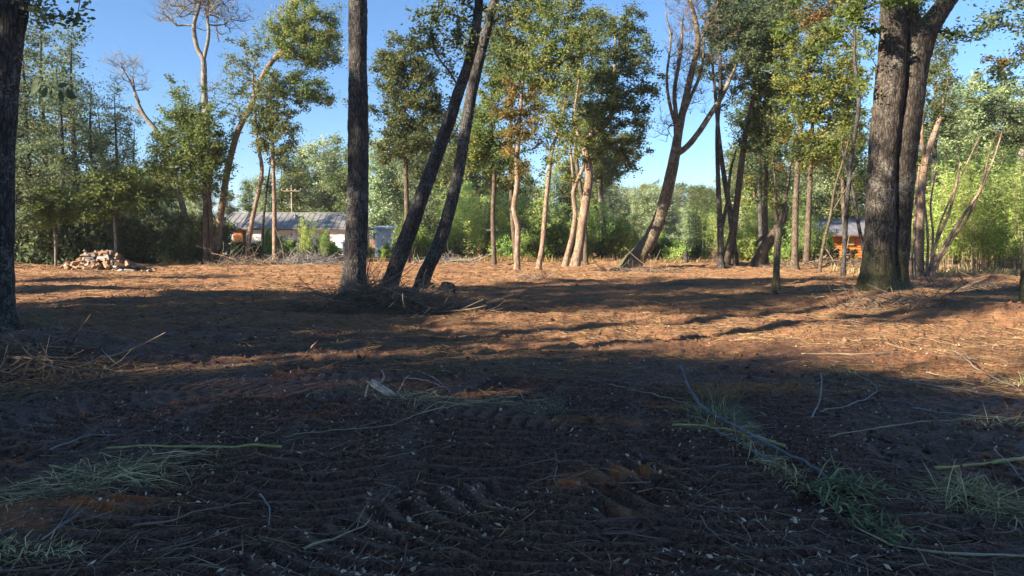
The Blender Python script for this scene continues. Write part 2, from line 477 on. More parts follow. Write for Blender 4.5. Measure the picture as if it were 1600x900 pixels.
# ------------------------------------------------------------------ growing trees
DENS, PER, SIG = 2.5, .98, .76
def crown_points(cl, rng, dens):
    """cl: list of (centre, radii, weight); points spread through the ellipsoids, thicker towards the skin"""
    out = []
    for c, r, w in cl:
        r = np.asarray(r, float)
        n = max(4, int(dens * w * (r[0] * r[1] * r[2]) ** (2 / 3)))
        v = rng.normal(size=(n, 3)); v /= np.linalg.norm(v, axis=1)[:, None]
        rad = rng.uniform(.12, 1, (n, 1)) ** .5 * np.where(rng.uniform(size=(n, 1)) < .14, rng.uniform(1.1, 1.5, (n, 1)), 1)
        lump = 1 + .75 * noise3(v[:, 0] * 2.2 + c[0], v[:, 1] * 2.2 + c[1], v[:, 2] * 2.2 + c[2], 3)[:, None]
        out.append(np.asarray(c) + v * rad * r * lump)
    return np.vstack(out)

def skeleton(stems, pts, rng, start=.3):
    """joins the crown's points to the stems, nearest first; returns nodes, parents, radii, tips"""
    N, Pn, S = [], [], []
    for s in stems:
        q = catmull(s, .7)
        k0 = int(len(q) * start)
        for i in range(max(k0, 0), len(q)):
            N.append(q[i, :3]); Pn.append(-1); S.append(q[i, 3])
    N = np.array(N); nst = len(N)
    d = np.min(np.linalg.norm(pts[:, None, :] - N[None], axis=2), axis=1)
    order = np.argsort(d)
    big = np.zeros((nst + len(pts) * 4, 3)); big[:nst] = N; cnt = nst
    depth = np.zeros(len(big))
    tips = []
    for k in order:
        p = pts[k]; v = p - big[:cnt]
        dist = np.linalg.norm(v, axis=1)
        cost = dist * (1 + .45 * np.clip(-v[:, 2] / (dist + 1e-6), 0, 1)) + .22 * depth[:cnt]
        j = int(np.argmin(cost))
        L = dist[j]; m = int(min(3, L // .55)); par = j
        for i in range(m):
            f = (i + 1) / (m + 1)
            big[cnt] = big[j] + (p - big[j]) * f + rng.normal(size=3) * .07 * L * np.array([1, 1, .6]) + np.array([0, 0, .06 * L * math.sin(f * math.pi)])
            Pn.append(par); depth[cnt] = depth[par] + L / (m + 1); par = cnt; cnt += 1
        big[cnt] = p; Pn.append(par); depth[cnt] = depth[j] + L; tips.append(cnt); cnt += 1
    return big[:cnt], Pn, np.array(S), nst, tips

def limbs(acc, N, Pn, S, nst, tip_r, seg=5, expo=2.05, disp=None, rmax=.6):
    n = len(N); r = np.zeros(n); kids = [[] for _ in range(n)]
    for i in range(nst, n): kids[Pn[i]].append(i)
    for i in range(n - 1, nst - 1, -1):
        r[i] = max(tip_r, sum(r[k] ** expo for k in kids[i]) ** (1 / expo) if kids[i] else tip_r)
    for i in range(nst): r[i] = S[i]
    def chain(i):
        c = [Pn[i], i]
        while kids[c[-1]]:
            ks = sorted(kids[c[-1]], key=lambda k: -r[k]); c.append(ks[0]); todo.extend(ks[1:])
        return c
    todo = [k for i in range(nst) for k in kids[i]]
    while todo:
        c = chain(todo.pop())
        Q = np.array([[*N[k], min(r[k], rmax * r[c[0]]) if c[0] < nst else r[k]] for k in c])
        Q[0, 3] = Q[1, 3]
        if Q[0, 3] > 2 * tip_r: Q = catmull(Q, .25)
        tube(acc, Q, seg if Q[0, 3] > 1.6 * tip_r else 3, disp, cap=False)
    return r, kids

def twig_fan(acc, N, idx, rng, n, L, r, up=.5, spread=1.0):
    for i in idx:
        for _ in range(n):
            v = rng.normal(size=3) * spread; v[2] = abs(v[2]) * .6 + up; v /= np.linalg.norm(v)
            l = L * rng.uniform(.5, 1.3); p = N[i]; w = rng.normal(size=3) * .18
            Q = np.array([[*p, r], [*(p + v * l * .5 + w * l * .3), r * .75], [*(p + (v + w) * l), r * .35]])
            tube(acc, Q, 3, None, cap=False)

def bark_disp(amp, fx=9., fz=1.6, big=.06):
    def f(x, y, z):
        a = noise3(x * fx, y * fx, z * fz, 7); b = noise3(x * fx * 2.6, y * fx * 2.6, z * fz * 3.5, 8)
        c = noise3(x * 2.5, y * 2.5, z * 1.1, 9); e = noise3(x * fx * 6, y * fx * 6, z * fz * 12, 11)
        return amp * (1 - np.abs(a) * 4) * .6 + amp * b * 1.2 + amp * e * .7 + big * c
    return f

def make_parts(stems, clumps, rng, leaf, bark, dens=9.0, per=90, sig=.34, L=.13, W=.065, tip=.014, up=.12, droop=.15,
               start=.3, seg=8, step=.3, disp=None, twigs=0, twig_len=.6, flat=.75, rust=None, leafy=1.0, flare=0.0, draw=True):
    """returns trunk mesh and crown mesh (or None), in coordinates local to the base"""
    ta, ca = Acc(), Acc()
    for s in stems if draw else []:
        q = catmull(s, step)
        if flare > 0:
            hgt = np.clip(q[:, 2], 0, None)
            q[:, 3] = q[:, 3] * (1 + flare * np.exp(-hgt / .28))
        tube(ta, q, seg, disp)
    if clumps:
        pts = crown_points(clumps, rng, dens * DENS)
        N, Pn, S, nst, tips = skeleton(stems, pts, rng, start)
        limbs(ta, N, Pn, S, nst, tip, 5 if seg < 16 else 8)
        if twigs: twig_fan(ta, N, tips, rng, twigs, twig_len, tip * .6)
        if leaf is not None:
            for i in tips:
                if rng.random() > leafy: continue
                m = int(per * PER * rng.uniform(.4, 1.5))
                sg = SIG * sig * rng.uniform(.6, 1.45)
                c = N[i] + rng.normal(size=(m, 3)) * np.array([sg, sg, sg * flat])
                if Pn[i] >= 0:      # some of the leaves follow the twig back
                    k = m // 2; f = rng.uniform(0, 1.0, (k, 1))
                    c[:k] = N[i] + (N[Pn[i]] - N[i]) * f + rng.normal(size=(k, 3)) * sg * .55
                base = rng.uniform(.12, .78)
                t = np.clip(base + rng.normal(size=m) * .13, 0, 1)
                leaves(ca, c, L, W, rng, up, t, droop, None, N[i] - np.array([0, 0, sg]))
    return ta, ca

def loc_stems(stems, d, base):
    out = []
    for s in stems:
        q = []
        for e in s:
            px, py, w = e[:3]; dd = d + (e[3] if len(e) > 3 else 0)
            p = P(px, py, dd) - base
            q.append([*p, w * MPP(dd) / 2])
        out.append(np.array(q))
    return out

def loc_clumps(cl, d, base, deep=1.0):
    out = []
    cl = [(e[0], e[1], e[2] * 1.16, e[3] * 1.10, *e[4:]) for e in cl]
    for e in cl:
        px, py, rx, ry = e[:4]; w = e[4] if len(e) > 4 else 1.0; dd = d + (e[5] if len(e) > 5 else 0)
        k = MPP(dd)
        out.append((P(px, py, dd) - base, (rx * k, deep * .5 * (rx + ry) * k, ry * k), w))
    return out

NTREE = [0]
def tree(name, label, d, stems, clumps, leaf='leaf_mid', bark='bark_brown', group=None, deep=1.0, cat='tree', seed=None, split=False, **kw):
    NTREE[0] += 1
    rng = np.random.default_rng(1000 + NTREE[0] if seed is None else seed)
    bx = P(stems[0][0][0], stems[0][0][1], d)[0]
    bz = HZ(bx, d)
    base = np.array([bx, d, bz])
    st = loc_stems(stems, d, base)
    for i, s0 in enumerate(st):
        if abs(s0[0, 2]) < .6 and s0[0, 2] > -.25:      # the foot goes a little into the soil
            lo = s0[0].copy(); lo[2] = -.30; lo[3] *= 1.08
            if s0[0, 2] < .05 and len(s0) > 2: s0 = s0[1:]
            st[i] = np.vstack([lo, s0])
    root = empty(name, tuple(base), label, cat, group)
    cl = loc_clumps(clumps, d, base, deep)
    lm = M[leaf] if leaf else None
    if split:
        for s in st:
            t1, _ = make_parts([s], [], rng, None, None, **{k: v for k, v in kw.items() if k in ('seg', 'step', 'disp', 'flare')})
            link('trunk', t1.mesh('trunk', M[bark], True), root)
        ta, ca = make_parts(st, cl, rng, lm, None, draw=False, **kw)
        link('branches', ta.mesh('branches', M[bark], True), root)['kind'] = 'stuff'
    else:
        ta, ca = make_parts(st, cl, rng, lm, None, **kw)
        link('trunk', ta.mesh('trunk', M[bark], True), root)
    if ca.n:
        link('crown', ca.mesh('crown', lm), root)['kind'] = 'stuff'
    return root

# ------------------------------------------------------------------ the ground, one sheet to the horizon
def ground_mat():
    m, nt, out, N, ln = nodes('churned_soil')
    geo = N('ShaderNodeNewGeometry')
    at = N('ShaderNodeAttribute', attribute_name='tint')
    def noise(scale, detail=5, rough=.65, stretch=(1, 1, 1)):
        mp = N('ShaderNodeMapping'); mp.inputs['Scale'].default_value = stretch; ln(geo.outputs['Position'], mp.inputs[0])
        n = N('ShaderNodeTexNoise', Scale=scale, Detail=float(detail), Roughness=rough); ln(mp.outputs[0], n.inputs['Vector'])
        return n.outputs['Fac']
    def rng_(x, a, b, lo=0., hi=1.):
        r = N('ShaderNodeMapRange'); r.inputs[1].default_value = a; r.inputs[2].default_value = b; r.inputs[3].default_value = lo; r.inputs[4].default_value = hi
        ln(x, r.inputs[0]); return r.outputs[0]
    def add(a, b, op='ADD'):
        n = N('ShaderNodeMath', operation=op); ln(a, n.inputs[0])
        if isinstance(b, float): n.inputs[1].default_value = b
        else: ln(b, n.inputs[1])
        return n.outputs[0]
    def mix(f, a, b):
        n = N('ShaderNodeMixRGB'); ln(f, n.inputs[0])
        for k, c in ((1, a), (2, b)):
            if isinstance(c, tuple): n.inputs[k].default_value = (*c, 1)
            else: ln(c, n.inputs[k])
        return n.outputs[0]
    fine = add(add(noise(34, 6, .75), .6, 'MULTIPLY'), add(noise(120, 3, .7), .4, 'MULTIPLY'))
    mid = noise(5.5, 7, .75, (1, 1.6, 1))
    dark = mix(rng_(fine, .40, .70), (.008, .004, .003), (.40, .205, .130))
    red = mix(rng_(fine, .34, .66), (.15, .060, .029), (.53, .275, .14))
    straw = mix(rng_(fine, .35, .65), (.28, .18, .095), (.60, .44, .26))
    strk = noise(3.2, 6, .72, (.45, 2.4, 1))
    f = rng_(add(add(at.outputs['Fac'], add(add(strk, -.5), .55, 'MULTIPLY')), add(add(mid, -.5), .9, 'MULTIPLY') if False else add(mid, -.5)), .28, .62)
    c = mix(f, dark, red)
    spy = N('ShaderNodeSeparateXYZ'); ln(geo.outputs['Position'], spy.inputs[0])
    sunned_subsoil = mix(rng_(fine, .34, .66), (.26, .070, .024), (.72, .27, .10))  # red soil, its tone lifted as if some sun reached it
    c = mix(add(rng_(add(at.outputs['Fac'], add(mid, -.5)), .62, .85), rng_(spy.outputs['Y'], 8.0, 10.5, 1., 0.), 'MULTIPLY'), c, sunned_subsoil)
    st = noise(2.4, 5, .7, (1, 2.2, 1))
    sp = N('ShaderNodeSeparateXYZ'); ln(geo.outputs['Position'], sp.inputs[0])
    sf = add(rng_(st, .48, .64), add(rng_(at.outputs['Fac'], .35, .9), rng_(sp.outputs['Y'], 8.5, 12.0), 'MULTIPLY'), 'MULTIPLY')
    c = mix(add(sf, .65, 'MULTIPLY'), c, straw)
    p = N('ShaderNodeBsdfPrincipled', Roughness=.92); p.inputs['Specular IOR Level'].default_value = .12
    ln(c, p.inputs['Base Color'])
    ln(rng_(f, 0., .8, .58, .92), p.inputs['Roughness']); ln(rng_(f, 0., .8, .24, .12), p.inputs['Specular IOR Level'])   # pressed damp soil has a sheen
    b = N('ShaderNodeBump', Strength=.7, Distance=.02); ln(fine, b.inputs['Height'])
    b2 = N('ShaderNodeBump', Strength=.9, Distance=.10); ln(add(mid, strk), b2.inputs['Height']); ln(b.outputs[0], b2.inputs['Normal'])
    ln(b2.outputs[0], p.inputs['Normal'])
    ln(p.outputs[0], out.inputs[0])
    return m
M['soil'] = ground_mat()

RED = []    # patches with faint sun put into the colour of red subsoil: x, y, rx, ry, strength
for px, py, rx, ry, s in [(90, 800, .55, .16, .9), (190, 785, .35, .10, .8), (20, 832, .35, .12, .8), (960, 752, .42, .12, .75), (890, 765, .25, .08, .6),
                          (1000, 800, .25, .07, .5), (640, 830, .22, .06, .5), (940, 665, .8, .2, .45), (1180, 612, .9, .3, .5), (1060, 640, .3, .15, .5), (20, 730, .25, .08, .6),
                          (360, 715, .35, .06, .35), (1420, 575, 2.5, .6, .4), (600, 560, 2.2, .35, .35), (900, 545, 2.4, .5, .5), (300, 510, 2, .3, .3)]:
    x, y = G(px, py); RED.append((x, y, rx, ry, s))

def soil_red(x, y):
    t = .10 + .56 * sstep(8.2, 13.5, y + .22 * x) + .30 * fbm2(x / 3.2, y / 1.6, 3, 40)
    t = t + .16 * sstep(24, 34, y)
    t = t - .85 * np.clip(noise2(x / 6.0, y / .9, 44) * 1.5 + noise2(x / 1.2, y / .3, 45) - .25, 0, 1) * sstep(11, 15, y)
    t = t - .22 * np.exp(-((x + 2.5) / 5.0) ** 2 - ((y - 15.5) / 4.5) ** 2)
    for a, b, rx, ry, s in RED:
        e = ((x - a) / rx) ** 2 + ((y - b) / ry) ** 2
        t = t + s * np.exp(-e) * (1 + 1.2 * noise2(x / .12, y / .08, 41))
    return np.clip(t, 0, 1)

def build_ground():
    ys = [1.5]
    while ys[-1] < 62: ys.append(ys[-1] * (1.0045 if ys[-1] < 9 else 1.0072))
    y1 = ys[-1]
    while y1 < 700: y1 = min(700, y1 * 1.09); ys.append(y1)
    back = []; y0, st = 1.5, .03
    while y0 > -120: st *= 1.18; y0 = max(-120, y0 - st); back.append(y0)
    ys = np.array(back[::-1] + ys)
    u = np.linspace(-1, 1, 721)
    ext = [1 + t for t in np.linspace(0, 1, 37)[1:]]
    u = np.concatenate([-np.array(ext[::-1]), u, ext])
    w = 1.2 + .80 * np.clip(ys, 1.5, None)
    X = np.where(np.abs(u)[None] <= 1, u[None] * w[:, None], np.sign(u)[None] * (w[:, None] + (700 - w[:, None]) * (.06 * (np.abs(u)[None] - 1) + .94 * (np.abs(u)[None] - 1) ** 4))); Y = np.repeat(ys[:, None], len(u), 1)
    Z = height(X.ravel(), Y.ravel()).reshape(X.shape)
    a = Acc()
    n, m = X.shape
    i = np.arange(n - 1)[:, None] * m; j = np.arange(m - 1)[None]
    q = np.stack([i + j, i + j + 1, i + m + j + 1, i + m + j], -1).reshape(-1, 4)
    a.add(np.stack([X, Y, Z], -1).reshape(-1, 3), q, None, soil_red(X, Y).ravel())
    o = link('ground', a.mesh('ground', M['soil'], True)); o['kind'] = 'structure'
    o['label'] = 'cleared field of churned dark and reddish soil'
build_ground()

# ------------------------------------------------------------------ the near trees
BD = bark_disp(.10)
t1 = tree('edge_tree', 'dark trunk with pale lichen specks cut off by the left edge of the view', 12.4,
     [[(0, 522, 46), (-1, 490, 40), (0, 400, 38), (3, 260, 33), (10, 140, 33), (16, 60, 36), (23, -5, 40), (34, -140, 36), (40, -330, 30), (38, -520, 18)]],
     [(60, -60, 110, 60, .8), (30, -420, 260, 170), (-120, -240, 180, 130), (-230, -80, 160, 120, .8), (75, 22, 45, 18, 1.2), (-40, -560, 200, 90)], 'leaf_dark', 'bark_dark', deep=1.0,
     dens=7, per=110, sig=.22, L=.10, W=.05, tip=.008, start=.35, seg=36, step=.05, disp=BD, flare=.25)

t2 = tree('straight_tree', 'tall straight dark trunk rising from the twig heap with no branches in view', 18.6,
     [[(552, 478, 46), (553, 455, 41), (553, 430, 36), (556, 380, 33), (559, 300, 31), (560, 200, 31), (559, 100, 28), (559, 0, 27), (562, -150, 24), (560, -330, 18), (565, -480, 10)]],
     [(560, -330, 90, 60, .7), (530, -420, 90, 60, .7), (600, -440, 80, 60, .7)], 'leaf_mid', 'bark_dark', dens=5, per=110, sig=.3, L=.14, W=.07,
     start=.62, seg=36, step=.06, disp=BD, flare=.22)

t3 = tree('leaning_tree', 'leaning dark mossy trunk nearest the straight tree, bending right into a leafy top', 20.2,
     [[(609, 456, 29), (614, 430, 25), (640, 360, 24), (665, 290, 22), (700, 195, 19), (718, 140, 17), (735, 90, 16), (747, 20, 13), (752, -60, 10), (770, -150, 6)]],
     [(700, 35, 48, 40, 1.2), (705, 85, 35, 30, 1.0), (670, 20, 26, 22), (740, -70, 90, 60), (690, -120, 80, 60), (655, 45, 14, 24, .8)], 'leaf_mid', 'bark_dark', dens=11, per=70, sig=.20, L=.10, W=.05, tip=.012,
     start=.5, seg=30, step=.08, disp=bark_disp(.06), flare=.18)
t3b = tree('leaning_tree', 'leaning dark trunk right of its twin, beside the cut stump, with a bare forked elbow', 19.6,
     [[(655, 462, 25), (662, 435, 22), (690, 370, 20), (714, 280, 18), (726, 210, 18), (736, 150, 17), (750, 90, 15), (765, 30, 14), (778, -20, 12), (795, -110, 8), (800, -200, 5)]],
     [(815, 0, 45, 40, 1.1), (770, -60, 60, 50), (830, -90, 90, 70), (790, 95, 18, 12, .5), (800, 50, 26, 24, .8), (880, -60, 60, 40)], 'leaf_mid', 'bark_dark', dens=10, per=65, sig=.20, L=.10, W=.05, tip=.012,
     start=.55, seg=30, step=.08, disp=bark_disp(.06), flare=.2)

t9 = tree('twin_trunk_tree', 'massive double trunk with mossy foot and rough grey bark', 18.3,
     [[(1372, 476, 62), (1371, 450, 50), (1373, 400, 45), (1375, 350, 42), (1379, 250, 40), (1385, 190, 41), (1391, 130, 43), (1395, 60, 38), (1394, 0, 33), (1392, -90, 28), (1385, -250, 20), (1380, -400, 10)],
      [(1410, 474, 34), (1406, 450, 26), (1405, 420, 25), (1408, 350, 28), (1413, 250, 36), (1418, 200, 37), (1427, 130, 35), (1434, 80, 40), (1448, 48, 34), (1470, 15, 28), (1492, -18, 24), (1520, -80, 18), (1550, -200, 10)],
      [(1428, 100, 32, .05), (1426, 60, 30, .08), (1421, 15, 25, .1), (1416, -60, 20, .1), (1420, -200, 10, .1)]],
     [(1330, 15, 40, 30, .9), (1300, 60, 30, 22, .5), (1400, -60, 120, 60), (1300, -120, 110, 70), (1520, -30, 40, 30, .8), (1500, -140, 110, 80), (1400, -280, 180, 110), (1345, 120, 10, 34, .5), (1560, 40, 35, 25, .6), (1240, 10, 40, 30, .7), (1345, 20, 26, 22, .8, -.9), (1400, 0, 24, 14, .7, -.9), (1470, 5, 36, 18, .8, -.6), (1510, 45, 26, 20, .6, -.4), (1362, 60, 12, 20, .5, -.7)],
     'leaf_gold', 'bark_grey', dens=8, per=90, sig=.20, L=.10, W=.05, tip=.011, start=.55, seg=48, step=.05, disp=bark_disp(.085, 9, 1.6, .09), flare=.34, split=True)

# ------------------------------------------------------------------ trees of the clearing and its edge
def T(*a, **k):
    k.setdefault('seg', 10); k.setdefault('step', .25); k.setdefault('disp', bark_disp(.05, 6, 1.5, .10)); k.setdefault('flare', .15)
    return tree(*a, **k)

# left: pair with the bright round crown, bare tall one, pale leaning one, two slim ones
T('bushy_tree', 'slim double trunk carrying a bright green bushy crown', 45, [[(322, 404, 9), (322, 350, 8), (320, 300, 8), (316, 240, 6), (312, 160, 3)], [(331, 402, 6), (330, 350, 6), (328, 300, 5), (335, 240, 3)]],
  [(285, 175, 28, 40, 1), (300, 225, 50, 50, 1.2), (270, 260, 28, 34), (325, 215, 30, 60), (305, 285, 50, 22), (345, 250, 14, 34, .8)], 'leaf_bright', 'bark_brown', dens=10, per=70, sig=.32, L=.16, W=.08, tip=.02, start=.3)
T('bare_tree', 'tall bare tree whose leafless fan of twigs rises above a bushy crown', 49, [[(326, 400, 12), (324, 300, 11), (323, 200, 10), (319, 140, 9), (318, 95, 8), (308, 75, 7), (303, 40, 6), (312, 5, 5), (314, -40, 3)], [(318, 95, 6), (326, 55, 5), (324, 20, 4), (330, -30, 2)]],
  [(290, 5, 38, 30, 1), (320, -20, 40, 40, 1), (345, 20, 32, 32, 1), (270, 20, 22, 18, .8), (345, -20, 24, 22), (330, 140, 18, 20, .6)], None, 'bark_pale', dens=13, tip=.022, twigs=4, twig_len=.9, start=.55)
T('pale_tree', 'pale trunk leaning right under a domed feathery crown', 47, [[(338, 390, 11), (350, 300, 10), (358, 255, 10), (372, 205, 9), (392, 165, 9), (408, 125, 8), (424, 97, 7), (448, 72, 6), (475, 52, 4)], [(410, 122, 6), (432, 90, 5), (452, 88, 5), (480, 95, 3)], [(405, 190, 4), (420, 165, 4), (440, 150, 3), (465, 130, 2)]],
  [(480, 38, 42, 34, 1.3), (455, 60, 30, 30), (510, 80, 22, 26, 1.1), (475, 90, 36, 18), (470, 140, 40, 22, 1), (500, 150, 26, 18, .9), (440, 130, 26, 20), (425, 45, 14, 22, .5), (520, 55, 14, 22)], 'leaf_gold', 'bark_tan', dens=13, per=65, sig=.28, L=.16, W=.07, tip=.018, twigs=1, start=.35)
T('slender_tree', 'thin curved tree with open sparse branches left of the house', 45, [[(385, 405, 8), (393, 350, 7), (406, 290, 6), (409, 260, 6), (402, 220, 5), (398, 170, 4), (395, 110, 3)]],
  [(375, 100, 24, 34, 1), (400, 70, 16, 26, .9), (410, 140, 22, 30), (370, 160, 22, 26), (418, 195, 16, 20)], 'leaf_dark', 'bark_tan', dens=11, per=38, sig=.25, L=.15, W=.07, tip=.018)
T('slender_tree', 'thin straight reddish trunk standing in front of the grey house roof', 45, [[(429, 405, 7.5), (429, 330, 6.5), (427, 260, 5.5), (425, 200, 5), (422, 150, 3)]],
  [(430, 185, 26, 28, 1.1), (445, 215, 20, 26), (412, 205, 18, 30), (430, 240, 20, 14, .7), (420, 155, 16, 22)], 'leaf_mid', 'bark_tan', dens=12, per=70, sig=.26, L=.15, W=.08, tip=.018)
T('slender_tree', 'very thin dark sapling crossing the house wall between two slim trunks', 45.5, [[(409, 405, 4), (412, 340, 3.5), (418, 290, 3), (422, 260, 2)]], [(415, 290, 16, 24, .7)], 'leaf_dark', 'bark_dark', dens=10, per=25, sig=.25, L=.14, W=.07)
T('broken_tree', 'bent bare limb leaning out over the dark wood with a fan of pale twigs', 50, [[(300, 400, 10), (285, 320, 9), (262, 240, 8), (245, 205, 7), (225, 180, 6), (212, 150, 4), (207, 120, 2.5)], [(228, 184, 4), (212, 172, 4), (200, 168, 3)], [(218, 160, 3), (205, 130, 3), (190, 105, 2)]],
  [(185, 98, 18, 10, 1), (207, 105, 16, 18, 1), (222, 130, 14, 14, .8), (190, 125, 14, 12, .6)], None, 'bark_pale', dens=16, tip=.018, twigs=4, twig_len=.7, start=.6)

# middle
T('slim_tree', 'slim straight tree with an even green crown just right of the straight trunk', 45, [[(637, 407, 9), (636, 340, 8), (634, 250, 7), (632, 190, 6), (632, 130, 4), (634, 85, 2)]],
  [(635, 95, 34, 34, 1.2), (610, 120, 26, 40, 1), (660, 130, 28, 36, 1.1), (632, 175, 48, 30, 1.1), (650, 225, 42, 26, 1), (605, 225, 22, 30, .8), (680, 175, 20, 24), (665, 268, 22, 18, .7)], 'leaf_mid', 'bark_brown', dens=13, per=75, sig=.27, L=.16, W=.085, tip=.018)
T('rusty_tree', 'pale wavy trunk under rust brown leaves', 33, [[(808, 432, 14), (808, 412, 10), (808, 390, 9), (809, 355, 9), (803, 325, 9), (808, 290, 8), (808, 250, 8), (811, 200, 7), (816, 140, 5), (820, 80, 3)]],
  [(815, 160, 24, 36, 1.1), (800, 215, 20, 32), (835, 205, 16, 32), (815, 255, 16, 20, .8), (785, 170, 16, 24, .7)], 'leaf_rust', 'bark_tan', dens=13, per=75, sig=.22, L=.12, W=.06, tip=.014)
T('slim_tree', 'thin trunk curving right between the rusty tree and the thick tan one', 33, [[(840, 436, 13), (842, 415, 9), (848, 380, 8), (852, 330, 7.5), (857, 280, 7), (864, 230, 6), (876, 190, 5), (888, 140, 4), (895, 90, 2.5)]],
  [(868, 120, 44, 34, 1.2), (890, 70, 34, 34, 1.1), (850, 60, 26, 40), (840, 110, 24, 30), (875, 190, 34, 30, 1), (860, 245, 20, 22, .6), (830, 30, 30, 36, .9), (800, 90, 24, 40, .8)], 'leaf_gold', 'bark_tan', dens=12, per=75, sig=.22, L=.12, W=.06, tip=.014)
T('slim_tree', 'slim tan trunk leaning right and crossing close behind the thick tan one', 36, [[(881, 424, 11), (886, 400, 9), (894, 370, 8), (899, 335, 7.5), (896, 300, 7), (904, 278, 6), (913, 255, 5), (910, 220, 4)], [(897, 300, 5), (894, 260, 4), (890, 220, 3)]],
  [(895, 240, 24, 30, .9), (880, 270, 14, 18, .5), (915, 215, 24, 24)], 'leaf_gold', 'bark_tan', dens=11, per=60, sig=.22, L=.12, W=.06, tip=.014)
T('tan_tree', 'thick pale tan trunk with a crook below its wide dense crown', 36, [[(896, 427, 24), (899, 412, 16), (905, 385, 14.5), (912, 335, 14), (920, 285, 13), (919, 255, 12), (914, 232, 11), (922, 212, 10), (945, 196, 9), (957, 172, 8), (960, 120, 6), (962, 50, 3)], [(916, 240, 7), (905, 215, 5), (898, 180, 4), (905, 120, 3)]],
  [(960, 60, 34, 44, 1.1), (985, 30, 22, 26, .9), (1000, 85, 26, 34, 1), (930, 100, 38, 40, 1.2), (975, 130, 46, 34, 1.2), (1000, 170, 22, 34, .9), (960, 185, 50, 34, 1.2), (985, 225, 30, 26, .9), (925, 160, 34, 30), (990, 265, 14, 12, .5), (935, 230, 26, 24, .8)], 'leaf_mid', 'bark_tan', dens=12, per=80, sig=.23, L=.12, W=.065, tip=.014, seg=14)
T('pale_stub_tree', 'pale straight trunk half hidden behind the bushes, leaves only at its top', 54, [[(945, 395, 9), (942, 350, 8.5), (939, 310, 8), (938, 260, 7), (940, 210, 4)]],
  [(945, 270, 28, 26, 1), (970, 240, 30, 30), (935, 225, 24, 30)], 'leaf_mid', 'bark_pale', dens=11, per=70, sig=.32, L=.18, W=.09, tip=.02)
T('green_tree', 'tree with a loose green and gold crown between the leaning trunks and the rusty tree', 42, [[(772, 405, 8), (770, 340, 7), (772, 270, 6), (768, 200, 5), (772, 130, 3)]],
  [(770, 155, 28, 36, 1.1), (750, 205, 26, 30), (790, 215, 24, 34), (765, 250, 36, 24), (780, 110, 22, 30, .8), (735, 240, 18, 20)], 'leaf_gold', 'bark_brown', dens=12, per=70, sig=.26, L=.15, W=.08, tip=.018)
T('forked_tree', 'thick lichened trunk leaning right from a soil mound, forking into bare pale limbs', 38,
  [[(980, 421, 34), (988, 411, 31), (1000, 397, 26), (1018, 370, 22), (1031, 340, 19), (1042, 300, 18), (1052, 255, 17), (1059, 215, 13), (1068, 170, 10.5), (1079, 120, 9.5), (1090, 70, 8.5), (1086, 30, 7), (1074, -15, 5), (1070, -70, 4)],
   [(1056, 240, 11), (1070, 232, 9), (1088, 212, 8.5), (1108, 182, 8), (1128, 150, 7), (1142, 120, 5), (1160, 80, 3)], [(1057, 225, 8), (1056, 180, 7), (1054, 140, 6), (1064, 80, 5), (1066, 30, 3)], [(1090, 70, 6), (1105, 40, 5), (1122, 5, 4), (1130, -50, 3)], [(1057, 200, 6), (1046, 160, 5), (1042, 120, 4), (1048, 60, 3), (1040, 20, 2)], [(1064, 190, 6), (1080, 150, 5), (1096, 110, 4), (1100, 60, 3)]],
  [(1068, 60, 22, 50, 1.1), (1060, 130, 16, 40, 1), (1090, -10, 40, 40, 1), (1115, 40, 26, 30, .8), (1040, 195, 14, 26, .8), (1085, 150, 16, 30, .8), (1120, 100, 14, 30, .6)], None, 'bark_lean', dens=26, tip=.012, twigs=4, twig_len=.7, start=.45, seg=18, step=.12, disp=bark_disp(.07, 6, 1.5, .10))
T('mistletoe_clump_tree', 'dark leafed tree behind the forked bare limbs', 40, [[(1150, 410, 9), (1140, 330, 8), (1125, 230, 7), (1118, 150, 5), (1110, 70, 3)]],
  [(1120, 55, 28, 30, 1), (1085, 95, 14, 22, .9), (1145, 30, 34, 34, 1), (1105, 100, 20, 30, .7), (1140, 130, 20, 40, .8)], 'leaf_dark', 'bark_dark', dens=11, per=65, sig=.26, L=.14, W=.07, tip=.016)
T('dark_slim_tree', 'dark upright trunk forking low beside a paler leaning one', 38, [[(1127, 421, 11), (1126, 390, 10), (1125, 350, 9), (1122, 280, 7), (1121, 200, 6), (1126, 130, 5), (1124, 60, 4), (1122, 0, 3)], [(1128, 355, 6), (1137, 310, 5), (1141, 270, 4.5), (1150, 235, 3)]],
  [(1150, 60, 28, 34, 1), (1130, 20, 32, 28, .9), (1175, 25, 32, 34), (1165, 100, 24, 30, .9)], 'leaf_dark', 'bark_dark', dens=11, per=75, sig=.26, L=.14, W=.07, tip=.016)
T('leaning_slim_tree', 'brownish trunk leaning right close behind the dark forked one', 40, [[(1134, 416, 13), (1140, 385, 12), (1146, 360, 11), (1152, 310, 10), (1160, 245, 9), (1166, 205, 7), (1178, 140, 5), (1185, 80, 3)]],
  [(1190, 120, 30, 36, 1.1), (1180, 60, 34, 34), (1200, 175, 28, 30, 1.1), (1175, 215, 22, 24, .8), (1215, 90, 26, 30)], 'leaf_mid', 'bark_brown', dens=12, per=75, sig=.25, L=.14, W=.075, tip=.016)
T('dead_stump_tree', 'rough broken trunk leaning steeply right, dead and leafless', 39.5, [[(1178, 416, 18), (1190, 395, 17), (1203, 375, 15), (1215, 355, 13), (1225, 335, 10), (1230, 322, 6)], [(1200, 378, 8), (1190, 372, 7), (1182, 380, 4)]], [], None, 'bark_brown', disp=bark_disp(.12, 6, 1.5, .2))
